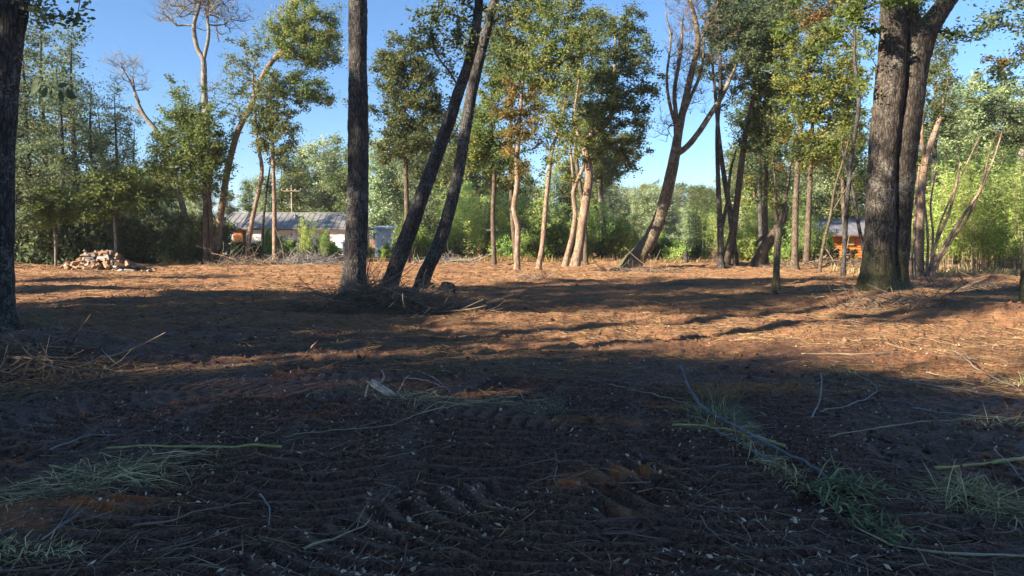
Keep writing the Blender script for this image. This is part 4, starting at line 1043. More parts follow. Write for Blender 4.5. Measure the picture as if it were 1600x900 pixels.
def wall_with(parent, x0, x1, y, z1, holes, mat='white_wall', t=.2, z0=-.4):
    """a front wall pierced by openings (x0, x1, z0, z1, what)"""
    def f(ac):
        xs = sorted(holes); cx = x0
        for h in xs:
            box(ac, cx, h[0], y, y + t, z0, z1)
            box(ac, h[0], h[1], y, y + t, h[3], z1)
            if h[2] > z0: box(ac, h[0], h[1], y, y + t, z0, h[2])
            cx = h[1]
        box(ac, cx, x1, y, y + t, z0, z1)
    part('wall', mat, parent, f)
    for h in sorted(holes):
        m = {'window': 'glass_dark', 'door': 'door_brown', 'shutter': 'shutter'}[h[4]]
        nm = {'window': 'window', 'door': 'door', 'shutter': 'window'}[h[4]]
        w = part(nm, m, parent, lambda ac: box(ac, h[0], h[1], y + .10, y + .14, h[2], h[3]))
        part('frame', 'door_brown', w, lambda ac: (box(ac, h[0] - .07, h[0], y - .03, y + .1, h[2] - .07, h[3] + .07), box(ac, h[1], h[1] + .07, y - .03, y + .1, h[2] - .07, h[3] + .07),
                                                     box(ac, h[0], h[1], y - .03, y + .1, h[3], h[3] + .07), box(ac, h[0], h[1], y - .03, y + .1, h[2] - .07, h[2])))

HD = 70
hx0, hx1 = P(345, 370, HD)[0], P(556, 370, HD)[0]
house = empty('grey_roofed_house', (hx0, HD, -.05), 'long low white house under a grey metal hip roof behind the bushes', 'house')
W_ = hx1 - hx0
zf = P(0, 357, HD)[2] + .05; zr = P(0, 333, HD + 3)[2] + .05
mp = lambda px: P(px, 370, HD)[0] - hx0
wall_with(house, 0, W_, 0.6, zf, [(mp(410), mp(427), .3, 2.1, 'shutter'), (mp(450), mp(457), .9, 2.0, 'window'), (mp(500), mp(511), .9, 2.0, 'window')])
part('wall', 'white_wall', house, lambda a: (box(a, 0, .2, .8, 6.6, -.4, zf), box(a, W_ - .2, W_, .8, 6.6, -.4, zf), box(a, .2, W_ - .2, 6.4, 6.6, -.4, zf)))
hip_roof(house, 0, W_, .6, 6.6, zf, zr, 2.4, 2.4)
# the forward wings with their own hips
for a0, a1 in ((mp(352), mp(376)), (mp(388), mp(462))):
    part('wall', 'white_wall', house, lambda a: box(a, a0, a1, -.6, .59, -.4, zf - .02))
    hip_roof(house, a0, a1, -.6, 5.5, zf + .012, zr - .03, .3, 1.2 if a1 - a0 > 2 else .5, .42)
part('door', 'door_brown', house, lambda a: box(a, mp(466), mp(478), .50, .56, -.1, 2.25))
part('boards', 'door_brown', house, lambda a: box(a, mp(369), mp(384), -.72, -.62, .5, 2.4))
part('tank', 'paint_blue', house, lambda a: tube(a, [[mp(538), -1.2, -.2, .55], [mp(538), -1.2, 1.2, .55], [mp(538), -1.2, 1.35, .35]], 16))

HB = 62
bx0 = P(586, 370, HB)[0]
hut = empty('white_hut', (bx0, HB, -.05), 'small white hut with a post frame between the straight and leaning trunks', 'hut')
bw = P(612, 370, HB)[0] - bx0; bz = P(0, 357, HB)[2] + .05
part('wall', 'paint_blue', hut, lambda a: box(a, 0, bw, 0, 2.4, -.4, bz))
part('roof', 'paint_blue', hut, lambda a: roof_slab(a, (-.15, -.25, bz + .10), (bw + .1, -.25, bz + .10), (bw + .1, 2.6, bz + .25), (-.15, 2.6, bz + .25), .09))
part('door', 'white_wall', hut, lambda a: box(a, .25, .95, -.05, -.01, -.1, 1.9))
for k, q in enumerate((612.5, 617.5)):
    xq = P(q, 370, HB)[0] - bx0 + .06
    part('post', 'white_wall' if k else 'door_brown', hut, lambda a: box(a, xq, xq + .09, -.1, -.01, -.4, bz + .02))
part('rail', 'white_wall', hut, lambda a: box(a, bw + .02, P(618, 370, HB)[0] - bx0 + .15, -.2, -.11, bz - .5, bz - .4))

CD = 60
cx0, cx1 = P(1298, 370, CD)[0], P(1395, 370, CD)[0]
cab = empty('orange_log_cabin', (cx0, CD, -.05), 'orange log cabin with a dark grey roof seen left of the double trunk', 'house')
cw = cx1 - cx0; cz = P(0, 366, CD)[2] + .05; czr = P(0, 343, CD + 2)[2] + .05
def logs(parent, x0, x1, y, z0, z1, n, mat='log_orange'):
    dz = (z1 - z0) / n
    for i in range(n):
        a = Acc(); zc = z0 + dz * (i + .5)
        tube(a, [[x0, y, zc, dz * .54], [(x0 + x1) / 2, y, zc, dz * .54], [x1, y, zc, dz * .54]], 8)
        link('log', a.mesh('log', M[mat], True), parent)
logs(cab, .0, cw, .3, -.1, cz, 9)
part('wall', 'log_orange', cab, lambda a: (box(a, 0.1, .3, .45, 4.4, -.4, cz), box(a, cw - .3, cw - .1, .45, 4.4, -.4, cz), box(a, .3, cw - .3, 4.2, 4.4, -.4, cz)))
hip_roof(cab, 0, cw, .2, 4.5, cz, czr, .8, .5, .9, 'roof_dark')
part('window', 'shutter', cab, lambda a: box(a, .9, 1.9, .0, .06, 1.0, cz - .15))
gx = P(1228, 370, 66)[0]
# a second gable of an orange building further left
gab = empty('orange_gable_cabin', (gx, 66, -.05), 'orange gable of a cabin mostly hidden behind trunks and bushes', 'house')
ga = [(0, P(0, 347, 66)[2]), (1.9, P(0, 372, 66)[2])]
part('wall', 'log_orange', gab, lambda a: box(a, -1.6, 1.6, .3, 4, -.4, ga[1][1] - .1))
part('roof', 'log_orange', gab, lambda a: (roof_slab(a, (0, 0, ga[0][1]), (1.9, 0, ga[1][1]), (1.9, 4.4, ga[1][1]), (0, 4.4, ga[0][1]), .3), roof_slab(a, (-1.9, 0, ga[1][1]), (0, 0, ga[0][1]), (0, 4.4, ga[0][1]), (-1.9, 4.4, ga[1][1]), .3)))
part('gable', 'log_orange', gab, lambda a: a.add([(-1.5, .3, ga[1][1] - .1), (1.5, .3, ga[1][1] - .1), (0, .3, ga[0][1] - .25), (-1.5, .5, ga[1][1] - .1), (1.5, .5, ga[1][1] - .1), (0, .5, ga[0][1] - .25)], [[0, 1, 4, 3], [1, 2, 5, 4], [2, 0, 3, 5]], [[0, 2, 1], [3, 4, 5]]))

sx = P(728, 370, 64)[0]
shed = empty('low_shed', (sx, 64, -.05), 'low dark shed with a thin flat roof behind the feathery shrubs', 'shed')
sw = P(836, 370, 64)[0] - sx; sz = P(0, 360, 64)[2]
part('wall', 'roof_dark', shed, lambda a: (box(a, .2, sw - .2, 2.6, 2.8, -.4, sz), box(a, .2, .4, .4, 2.6, -.4, sz), box(a, sw - .4, sw - .2, .4, 2.6, -.4, sz)))
part('roof', 'roof_metal', shed, lambda a: roof_slab(a, (0, -.1, sz + .1), (sw, -.1, sz + .1), (sw, 3, sz + .2), (0, 3, sz + .2), .09))
for k in range(5):
    xq = .1 + (sw - .3) * k / 4
    part('post', 'pole_wood', shed, lambda a: box(a, xq, xq + .1, .05, .15, -.4, sz))

pd = 84
px_ = P(457, 370, pd)[0]
pole = empty('utility_pole', (px_, pd, 0), 'wooden utility pole with a crossarm above the grey house roof', 'utility pole')
pt = P(0, 289, pd)[2]
part('post', 'pole_wood', pole, lambda a: tube(a, [[0, 0, -.3, .11], [0, 0, pt * .5, .10], [0, 0, pt, .08]], 10), True)
part('crossarm', 'pole_wood', pole, lambda a: box(a, -1.05, 1.05, -.18, -.10, pt - .72, pt - .63))
for x in (-1.05, -.45, .45, 1.05):
    part('insulator', 'white_wall', pole, lambda a: tube(a, [[x, -.14, pt - .60, .05], [x, -.14, pt - .50, .06], [x, -.14, pt - .42, .03]], 8))
# the next pole of the line, hidden among the trees at the right
qx = P(1245, 370, pd + 4)[0]
pole2 = copy_tree(pole, (qx, pd + 4, 0), 0, 1, 'wooden utility pole mostly hidden by the golden crown left of the double trunk')
pole['group'] = pole2['group'] = 'utility poles'
for x in (-1.05, 1.05):
    a = Acc(); pts = []
    for i in range(25):
        f = i / 24; pts.append([px_ + x + (qx - px_) * f, pd - .14 + 4 * f, pt - .40 - 2.2 * 4 * f * (1 - f) * .35, .014])
    tube(a, pts, 5, cap=False)
    one('power_line', a, 'wire', 'thin power line strung between the utility poles above the far wood', 'power line', 'power lines')

# ------------------------------------------------------------------ heaps, stumps and litter
rh = np.random.default_rng(21)
def chunk(seed, L, r):
    """a split piece of firewood: an uneven prism with a bark side and pale split sides"""
    g = np.random.default_rng(seed); k = 6
    th = np.sort(np.linspace(0, 2 * math.pi, k, endpoint=False) + g.uniform(-.3, .3, k))
    rr = r * g.uniform(.65, 1.15, k)
    rows = []
    for x, sc in ((-L / 2, .9), (-L / 2 + .03, 1.0), (g.uniform(-.1, .1) * L, 1.05), (L / 2 - .03, 1.0), (L / 2, .88)):
        rows.append(np.stack([np.full(k, x) + g.uniform(-.012, .012, k), rr * sc * np.cos(th), rr * sc * np.sin(th)], 1))
    V = np.vstack(rows + [np.array([[-L / 2, 0, 0], [L / 2, 0, 0]])])
    q = [[i * k + j, i * k + (j + 1) % k, (i + 1) * k + (j + 1) % k, (i + 1) * k + j] for i in range(4) for j in range(k)]
    t = [[5 * k, (j + 1) % k, j] for j in range(k)] + [[5 * k + 1, 4 * k + j, 4 * k + (j + 1) % k] for j in range(k)]
    a = Acc(); a.add(V, q, t, g.uniform(.1, .95)); return a
CH = [chunk(300 + i, rh.uniform(.28, .48), rh.uniform(.07, .125)).mesh('log', M[['wood_pale', 'wood_pale', 'wood_pale', 'twig_grey'][i % 4]], False) for i in range(9)]
hx, hy = P(158, 370, 36.5)[0], 36.5
heap = empty('firewood_heap', (hx, hy, HZ(hx, hy) - .05), 'heap of split firewood logs at the edge of the dark left wood', 'firewood heap')
n_ = 0
for layer in range(7):
    z = .06 + layer * .14; rx = 1.85 * (1 - layer / 7.3) ** .85 + .1; ry = 1.15 * (1 - layer / 7.3) + .1
    for i in range(int(46 * (1 - layer / 7.6)) + 4):
        ang = rh.uniform(0, 6.28); f = math.sqrt(rh.uniform(.35, 1))
        o = link('log', CH[rh.integers(0, 9)], heap, (rx * f * math.cos(ang) + .12 * rh.normal() - .1 * layer * 0, ry * f * math.sin(ang), z + rh.uniform(-.04, .05)))
        o.rotation_euler = (rh.uniform(0, 6.28), rh.normal() * .35, rh.uniform(0, 6.28)); n_ += 1
for i in range(26):
    ang = rh.uniform(0, 6.28); f = rh.uniform(1.0, 1.35)
    o = link('log', CH[rh.integers(0, 9)], heap, (1.85 * f * math.cos(ang), 1.2 * f * math.sin(ang), .05))
    o.rotation_euler = (rh.uniform(0, 6.28), rh.normal() * .12, rh.uniform(0, 6.28))

def bent_twig(acc, p, v, L, r, rng, seg=3, bend=.25, tint=None, n=4):
    v = v / np.linalg.norm(v); w = rng.normal(size=3) * bend; f = np.linspace(0, 1, n)
    Q = np.array([[*(p + v * L * t + w * L * t * t), r * (1 - .6 * t)] for t in f])
    tube(acc, Q, seg, None, cap=False, tint=rng.uniform(0, 1) if tint is None else tint)

def heap_of_twigs(name, label, px, py, rx, ry, hh, n, nb, mat, Ls=(.3, 1.1), r=.006, cat='brush heap', seed=1, d=None, flat=.35):
    g = np.random.default_rng(seed)
    x0, y0 = G(px, py) if d is None else (P(px, 370, d)[0], d)
    root = empty(name, (x0, y0, HZ(x0, y0) - .02), label, cat)
    a = Acc()
    th = g.uniform(0, 6.28, n); f = np.sqrt(g.uniform(0, 1, n))
    X = rx * f * np.cos(th); Y = ry * f * np.sin(th)
    Z0 = height(x0 + X, y0 + Y) - HZ(x0, y0)
    for i in range(n):
        z = Z0[i] + hh * max(0, 1 - f[i] ** 1.6) * g.uniform(0, 1)
        v = g.normal(size=3); v[2] *= flat
        L = g.uniform(*Ls) * (.6 if i % 2 else 1)
        bent_twig(a, np.array([X[i], Y[i], z]) - v / np.linalg.norm(v) * L * .4, v, L, r * g.uniform(.5, 1.6), g, tint=g.uniform(0, 1))
    link('twigs', a.mesh('twigs', M[mat], True), root)['kind'] = 'stuff'
    for i in range(nb):
        a = Acc(); t = g.uniform(0, 6.28); f = g.uniform(.1, .95)
        p = np.array([rx * f * math.cos(t), ry * f * math.sin(t), 0]); p[2] = HZ(x0 + p[0], y0 + p[1]) - HZ(x0, y0) + .02 + hh * .5 * (1 - f)
        v = g.normal(size=3); v[2] = abs(v[2]) * flat; v /= np.linalg.norm(v); L = g.uniform(.7, 1.7) * Ls[1]
        bent_twig(a, p, v, L, r * 2.6, g, 5, .2, n=6)
        for _ in range(3):
            t2 = g.uniform(.3, .9); v2 = v + g.normal(size=3) * .5
            bent_twig(a, p + v * L * t2, v2, L * .3, r * 1.2, g, 3)
        link('branch', a.mesh('branch', M[mat], True), root)
    return root
heap_of_twigs('twig_heap', 'tangled heap of dry twigs round the feet of the straight and leaning trunks', 588, 490, 1.9, .95, .55, 1700, 36, 'twig', (.25, 1.0), .006, seed=2)
heap_of_twigs('twig_heap', 'low litter of thin sticks around the cut stump', 690, 476, 1.5, .6, .14, 420, 12, 'twig', (.2, .8), .005, seed=3)
heap_of_twigs('brush_heap', 'pale grey heap of cut brush in front of the house bushes', 478, 402, 2.3, .9, .75, 900, 26, 'twig_grey', (.4, 1.2), .009, seed=4, d=44, flat=.5)
heap_of_twigs('brush_heap', 'dark brush heap at the foot of the slim trees left of the house', 385, 404, 3.0, 1.0, .45, 600, 22, 'twig', (.4, 1.2), .012, seed=5, d=43)
heap_of_twigs('twig_heap', 'mat of bark strips and sticks at the foot of the cut off left trunk', 30, 585, 1.35, .95, .10, 800, 16, 'twig', (.15, .6), .006, seed=6)
heap_of_twigs('twig_heap', 'sticks and roots spread at the foot of the massive double trunk', 1400, 486, 1.5, .8, .14, 600, 18, 'twig', (.2, .8), .006, seed=7)
heap_of_twigs('twig_heap', 'dry branches strewn behind the right edge trunk', 1500, 455, 3.2, 1.3, .16, 700, 20, 'twig', (.3, 1.1), .008, seed=8)
heap_of_twigs('twig_heap', 'loose roots and sticks on the mound of the forked leaning trunk', 1000, 424, 2.2, .9, .12, 420, 14, 'twig', (.3, 1.0), .009, seed=9)
heap_of_twigs('twig_heap', 'small mound of twigs round the foot of the curving thin trunk', 838, 438, 1.0, .6, .22, 420, 10, 'twig', (.2, .7), .007, seed=10)
heap_of_twigs('brush_heap', 'brushwood strewn under the dead stump and small trees at the clearing edge', 1290, 414, 3.6, 1.0, .35, 520, 16, 'twig', (.4, 1.3), .011, seed=11, d=38)
heap_of_twigs('brush_heap', 'grey brushwood lying before the bushes right of the straight trunk', 690, 403, 2.4, .7, .28, 420, 14, 'twig_grey', (.4, 1.2), .011, seed=12, d=46)

def stump(px, py, r, h, label, tilt=0.0, seed=0):
    p = gz(px, py); root = empty('stump', tuple(p), label, 'stump'); root.rotation_euler = (tilt, tilt * .7, seed)
    a = Acc(); tube(a, [[0, 0, -.15, r * 1.25], [0, 0, .02, r * 1.1], [.01, 0, h * .6, r], [.02, 0, h, r * .97]], 18, bark_disp(.08, 12, 4, .1), cap=False)
    link('trunk', a.mesh('trunk', M['bark_dark'], True), root)
    a = Acc(); th = np.linspace(0, 6.283, 18, endpoint=False)
    V = np.vstack([np.stack([.02 + r * .93 * np.cos(th), r * .93 * np.sin(th), h + .004 + 0 * th], 1), [[.02, 0, h + .012]]])
    a.add(V, None, [[18, i, (i + 1) % 18] for i in range(18)], .8)
    link('cut_face', a.mesh('cut_face', M['wood_pale']), root)
stump(672, 466, .12, .26, 'small upright stump with a pale cut face beside the leaning trunks', .04, 1)
stump(699, 470, .20, .13, 'dark tilted stump block right of the pale cut stump', .5, 2)
stump(1072, 413, .13, .75, 'short cut post of wood behind the forked leaning trunk', .05, 3)

# ---- litter nobody could count
def scatter(n, y0, y1, rng, wide=.76, power=None):
    y = y0 * (y1 / y0) ** rng.uniform(0, 1, n); x = y * rng.uniform(-wide, wide, n)
    return x, y
def flat_quads(acc, x, y, L, W, rng, lift=.006, tilt=.35, tint=None):
    n = len(x); z = height(x, y) + lift
    th = rng.uniform(0, 6.283, n); a = np.stack([np.cos(th), np.sin(th), rng.normal(size=n) * tilt], 1); a /= np.linalg.norm(a, axis=1)[:, None]
    up = np.stack([rng.normal(size=n) * tilt, rng.normal(size=n) * tilt, np.ones(n)], 1)
    b = np.cross(up, a); b /= np.linalg.norm(b, axis=1)[:, None]; nn = np.cross(a, b)
    C = np.stack([x, y, z + np.abs(a[:, 2]) * L * .4], 1); a = a * (L / 2)[:, None]; b = b * (W / 2)[:, None]
    j = lambda: rng.uniform(.35, 1.25, (n, 1))
    V = np.stack([C - a * j(), C - a * .3 * j() + b * j(), C + a * .5 * j() + b * .8 * j(), C + a * j(), C + a * .4 * j() - b * .9 * j(), C - a * .4 * j() - b * j(), C + nn * (W * .22)[:, None]], 1).reshape(-1, 3)
    k = np.arange(n)[:, None] * 7
    t = np.concatenate([k + np.array([[i, (i + 1) % 6, 6]]) for i in range(6)])
    acc.add(V, None, t, np.repeat(rng.uniform(0, 1, n) if tint is None else tint, 7))
g = np.random.default_rng(31)
a = Acc()
x, y = scatter(15000, 2.6, 13, g)
keep = 1.5 * fbm2(x / .7, y / .5, 3, 61) + g.uniform(-.4, .4, len(x)) > .02; x, y = x[keep], y[keep]
L = .012 + .036 * g.uniform(0, 1, len(x)) ** 2.0; flat_quads(a, x, y, L, L * g.uniform(.2, .65, len(x)), g, lift=.010, tilt=.8, tint=g.uniform(0, 1, len(x)) ** 1.2)
tagp(link('leaf_litter', a.mesh('leaf_litter', M['chip'])), 'small pale fallen leaves and wood chips scattered over the dark soil', kind='stuff')
def strands(acc, x, y, L, r, rng, lift=.004, dirs=None, tilt=.14, bend=.15):
    """thin three sided bent strands lying on the soil"""
    n = len(x); th = rng.uniform(0, 6.283, n) if dirs is None else dirs
    d = np.stack([np.cos(th), np.sin(th)], 1); s = np.stack([-d[:, 1], d[:, 0]], 1); bb = rng.normal(size=n) * bend
    pts = []
    for t in (-.5, 0, .5):
        q = np.stack([x, y], 1) + d * (L * t)[:, None] + s * (L * bb * (t * t - .12))[:, None]
        pts.append(q)
    zs = [height(q[:, 0], q[:, 1]) for q in pts]
    hi = np.maximum(np.maximum(zs[0], zs[1]), zs[2]) * .6 + .4 * zs[1] + lift; sl = np.clip((zs[2] - zs[0]) / (L + 1e-6), -.5, .5) * .7 + rng.normal(size=n) * tilt * .5
    V = []
    for k, t in enumerate((-.5, 0, .5)):
        z = hi + sl * L * t; rr = r * (1.0 if t < .4 else .5)
        for ang in (0, 2.09, 4.19):
            V.append(np.stack([pts[k][:, 0] + s[:, 0] * rr * math.cos(ang), pts[k][:, 1] + s[:, 1] * rr * math.cos(ang), z + rr * math.sin(ang)], 1))
    V = np.stack(V, 1).reshape(-1, 3); k = np.arange(n)[:, None] * 9
    q = np.concatenate([k + np.array([[m + j, m + (j + 1) % 3, m + 3 + (j + 1) % 3, m + 3 + j]]) for m in (0, 3) for j in range(3)])
    acc.add(V, q, None, np.repeat(rng.uniform(0, 1, n), 9))
a = Acc(); x, y = scatter(16000, 2.6, 24, g); keep = fbm2(x / 1.2, y / .9, 3, 63) + g.uniform(-.3, .3, len(x)) > -.02; x, y = x[keep], y[keep]
L = np.exp(g.normal(size=len(x)) * .7) * .10; strands(a, x, y, np.clip(L, .03, .5), np.clip(L * .014, .0012, .0040), g, bend=.55)
tagp(link('twig_litter', a.mesh('twig_litter', M['twig'], True)), 'thin broken twigs and roots littering the churned soil', kind='stuff')
a = Acc(); x, y = scatter(9000, 2.5, 11, g); keep = fbm2(x / .9, y / .6, 3, 73) + g.uniform(-.3, .3, len(x)) > .02; x, y = x[keep], y[keep]
L = np.clip(np.exp(g.normal(size=len(x)) * .6) * .055, .015, .3); strands(a, x, y, L, np.clip(L * .03, .0012, .0036), g, bend=.7, tilt=.4)
tagp(link('bark_fibres', a.mesh('bark_fibres', M['straw'], True)), 'short pale fibres and stalks scattered on the dark soil', kind='stuff')
a = Acc(); x, y = scatter(42000, 7.5, 46, g); keep = noise2(x / 2.5, y / 1.0, 64) + .25 * sstep(9, 20, y) > -.12; x, y = x[keep], y[keep]
L = np.clip(np.exp(g.normal(size=len(x)) * .55) * (.09 + .006 * y), .04, .8); strands(a, x, y, L, .0008 + .00030 * y, g)
tagp(link('straw_litter', a.mesh('straw_litter', M['straw'], True)), 'straw and dry stalks strewn over the reddish clearing', kind='stuff')
a = Acc(); x, y = scatter(11000, 9, 46, g, .80); keep = fbm2(x / 2.4, y / .7, 3, 71) + g.uniform(-.25, .25, len(x)) > -.06; x, y = x[keep], y[keep]
L = (.02 + .0022 * y) * np.exp(g.normal(size=len(x)) * .5); flat_quads(a, x, y, L, L * g.uniform(.2, .6, len(x)), g, tilt=.5, tint=g.uniform(0, 1, len(x)) ** 1.5)
M['debris'] = plain_mat('bark_debris', (.035, .022, .015), (.36, .23, .13), 20, .85, use_tint=True)
tagp(link('bark_debris', a.mesh('bark_debris', M['debris'])), 'flakes of bark and broken wood strewn over the clearing', kind='stuff')
# dark clods of turned soil
a = Acc(); x, y = scatter(15000, 2.4, 32, g); keep = fbm2(x / 1.0, y / .7, 3, 66) + g.uniform(-.25, .25, len(x)) > .0; keep &= g.uniform(0, 1, len(x)) > .75 * tracked(x, y); x, y = x[keep], y[keep]
n = len(x); r = .006 + .030 * g.uniform(0, 1, n) ** 3 + .0006 * y; z = height(x, y)
V = g.normal(size=(n, 6, 3)) * .32 + np.array([[1, 0, 0], [-1, 0, 0], [0, 1, 0], [0, -1, 0], [0, 0, .7], [0, 0, -.7]])
V = V * r[:, None, None] * g.uniform(.7, 1.4, (n, 1, 3)) + np.stack([x, y, z + r * .25], 1)[:, None, :]
t = (np.arange(n) * 6)[:, None, None] + np.array([[0, 2, 4], [2, 1, 4], [1, 3, 4], [3, 0, 4], [2, 0, 5], [1, 2, 5], [3, 1, 5], [0, 3, 5]])[None]
a.add(V.reshape(-1, 3), None, t.reshape(-1, 3), np.repeat(np.minimum(.5, soil_red(x, y)), 6))
tagp(link('soil_clods', a.mesh('soil_clods', M['soil'], True)), 'loose clods of turned soil', kind='stuff')
# dry grass fringe along the far edge
a = Acc(); n = 9000
x = g.uniform(-26, 30, n); y = 47 + 2.2 * noise2(x / 4, x * 0, 67) * 2 + g.uniform(-1.2, 2.6, n); keep = (noise2(x / 2.2, y / 1.4, 68) + .35 * (x > -5) * (x < 14)) > .0; x, y = x[keep], y[keep]
D = np.stack([g.normal(size=len(x)) * .35, g.normal(size=len(x)) * .35, np.ones(len(x))], 1)
blades(a, np.stack([x, y, height(x, y) - .02], 1), D * np.array([1.6, 1.6, 1]), g.uniform(.15, .6, len(x)), .03, g, .8)
tagp(link('dry_grass', a.mesh('dry_grass', M['drygrass'])), 'fringe of dry yellow grass along the far edge of the clearing', kind='stuff')
a = Acc(); n = 5000
x = g.uniform(15, 26, n); y = g.uniform(30, 36, n); keep = noise2(x / 1.2, y / 1.2, 69) > .02; x, y = x[keep], y[keep]
D = np.stack([g.normal(size=len(x)) * .5, g.normal(size=len(x)) * .5, np.ones(len(x))], 1)
blades(a, np.stack([x, y, height(x, y) - .02], 1), D, g.uniform(.2, .6, len(x)), .03, g, .7)
tagp(link('green_undergrowth', a.mesh('green_undergrowth', M['hay'])), 'pale grass growing at the foot of the bamboo grove', kind='stuff')

# ------------------------------------------------------------------ single things lying in the foreground
def cane(name, label, cat, pts, r, mat, nodes_=0, seg=8, group=None, lift=.0, step=.05, twigs=0, seed=0, bend=0.0, raise_=None):
    gg = np.random.default_rng(seed + 900 + int(pts[0][0]))
    if name.startswith('dead'): r *= .68; bend = max(bend, .035); twigs = max(twigs, 2)
    q = np.array([[*G(*p[:2]), 0, r * (p[2] if len(p) > 2 else 1)] for p in pts]); q = catmull(q, step)
    z = height(q[:, 0], q[:, 1])
    k = max(3, int(.5 / step)); zz = np.array([z[max(0, i - k):i + k + 1].max() for i in range(len(z))])
    ker = np.ones(2 * k + 1) / (2 * k + 1); zz = np.convolve(np.pad(zz, k, mode='edge'), ker, 'valid')
    q[:, 2] = zz * .75 + z * .25 + q[:, 3] * .9 + lift
    if raise_ is not None:
        q[:, 2] += np.interp(np.linspace(0, 1, len(q)), np.linspace(0, 1, len(raise_)), raise_)
    if bend: q[:, :2] += np.stack([noise2(np.arange(len(q)) * .13, q[:, 0] * 0, seed), noise2(np.arange(len(q)) * .13, q[:, 0] * 0 + 7, seed)], 1) * bend
    if nodes_:
        s = np.arange(len(q)) * step; m = (s % nodes_) < step; q[m, 3] *= 1.22
    q[:, 3] *= 1 + .55 * noise2(np.arange(len(q)) * .33, q[:, 0] * 0 + 3, seed + 5)
    if name.startswith('dead'): q[:, 3] *= np.linspace(1.25, .6, len(q))
    a = Acc(); tube(a, q, seg, lambda x, y, z: .3 * noise3(x * 60, y * 60, z * 60, 6))
    for i in range(twigs):
        j = int(gg.uniform(.25, .97) * (len(q) - 1)); t = q[min(j + 1, len(q) - 1), :3] - q[j - 1, :3]; t /= np.linalg.norm(t) + 1e-9
        v = t + gg.normal(size=3) * .55; v[2] = abs(v[2]) * .6
        bent_twig(a, q[j, :3], v, gg.uniform(.1, .35), r * .35, gg, 3)
    return one(name, a, mat, label, cat, group)

cane('green_cane', 'straight yellow green cane lying on dark soil at the left', 'cane', [(168, 713), (250, 711), (330, 711), (440, 713)], .0095, 'cane', .24)
cane('green_cane', 'yellow green cane lying crosswise under the dark pole', 'cane', [(1050, 682), (1100, 684), (1150, 692), (1200, 706), (1225, 716)], .0095, 'cane', .22, lift=.03)
cane('green_cane', 'thick pale green cane lying at the right edge above the withered grass tuft', 'cane', [(1462, 735), (1500, 731), (1550, 725), (1610, 716)], .0125, 'cane', .25)
cane('dark_pole', 'dark weathered pole lying slanted across the green canes, its forked tip raised', 'pole', [(1064, 615, .6), (1075, 640, .8), (1110, 672), (1160, 700), (1215, 728), (1265, 752), (1290, 768, .7)], .0135, 'cane_blue', lift=.04, bend=.03, raise_=[.22, .10, .04, .02, 0])
cane('dark_pole', 'short dark stick lying close beside the slanted pole', 'stick', [(1118, 690), (1150, 708), (1185, 728), (1208, 742, .7)], .010, 'cane_blue', lift=.02)
cane('leafy_stalk', 'long thin yellow stalk curving right from the leafy green stalks', 'stalk', [(1330, 822), (1350, 838), (1390, 855), (1450, 863), (1530, 866), (1610, 868)], .0065, 'cane_dry', .2)
cane('dead_stick', 'crooked brown stick with side twigs lying right of the red soil patch', 'stick', [(215, 833), (260, 825), (300, 811), (345, 800), (390, 792)], .009, 'twig', twigs=5, bend=.05, lift=.015)
cane('dead_stick', 'pale bare stick leaning up from the soil behind the withered grass', 'stick', [(1272, 662), (1278, 645), (1282, 622)], .011, 'twig_grey', lift=.02, raise_=[0, .08, .20])
cane('dead_branch', 'thin grey branch bent like an elbow lying right of the leaning stick', 'branch', [(1285, 652), (1320, 641), (1365, 623), (1369, 613), (1350, 600), (1330, 590)], .007, 'twig_grey', twigs=6, lift=.03, bend=.04)
cane('dead_branch', 'long thin branch slanting down to the right edge from the sunlit band', 'branch', [(1490, 556), (1515, 573), (1550, 594), (1595, 617)], .009, 'twig_grey', twigs=8, lift=.04, bend=.05)
cane('dead_branch', 'thin pale branch lying level below the sunlit band', 'branch', [(1255, 556), (1300, 555), (1350, 556), (1400, 553)], .010, 'cane_dry', lift=.02)
cane('dead_branch', 'thin branch slanting behind the elbow shaped branch', 'branch', [(1390, 597), (1430, 603), (1480, 611), (1530, 619)], .008, 'twig_grey', twigs=5, lift=.02, bend=.05)
cane('dead_branch', 'pale branch slanting down right above the elbow shaped branch', 'branch', [(1450, 585), (1485, 597), (1520, 606)], .007, 'cane_dry', lift=.03)
cane('dead_branch', 'thin tan switch running down to the tip of the dark pole', 'branch', [(955, 610), (1000, 622), (1050, 636), (1075, 642)], .007, 'cane_dry', lift=.02)
cane('dead_branch', 'thin pale rod slanting down just above the bleached broken wood', 'branch', [(632, 601), (665, 606), (700, 621)], .008, 'twig_grey', lift=.02)
cane('dead_branch', 'short pale rod crossing above the bleached wood', 'branch', [(662, 592), (678, 602), (692, 613)], .008, 'twig_grey', lift=.02)
cane('dead_branch', 'long dry stalk curving from the grassy strip to the lower left', 'branch', [(810, 633), (740, 645), (660, 662), (600, 683), (500, 690), (440, 697)], .006, 'cane_dry', twigs=4, lift=.02, bend=.03)
cane('dead_branch', 'long thin stalk lying right of the cane heap', 'branch', [(1300, 690), (1360, 677), (1440, 665), (1520, 660), (1600, 655)], .007, 'cane_dry', twigs=6, lift=.02, bend=.03)
cane('dead_branch', 'pale stick lying right of the elbow shaped branch', 'branch', [(1428, 646), (1470, 650), (1530, 654), (1580, 657)], .008, 'twig_grey', lift=.02)
cane('dead_branch', 'crooked root like stick in the lower middle left', 'branch', [(410, 778), (420, 795), (419, 815), (416, 828)], .008, 'twig_grey', twigs=2, lift=.01, bend=.04)
cane('dead_branch', 'yellow stalk and twigs lying low in the middle left foreground', 'branch', [(480, 868), (510, 858), (545, 843), (575, 825)], .009, 'cane_dry', twigs=5, lift=.015)
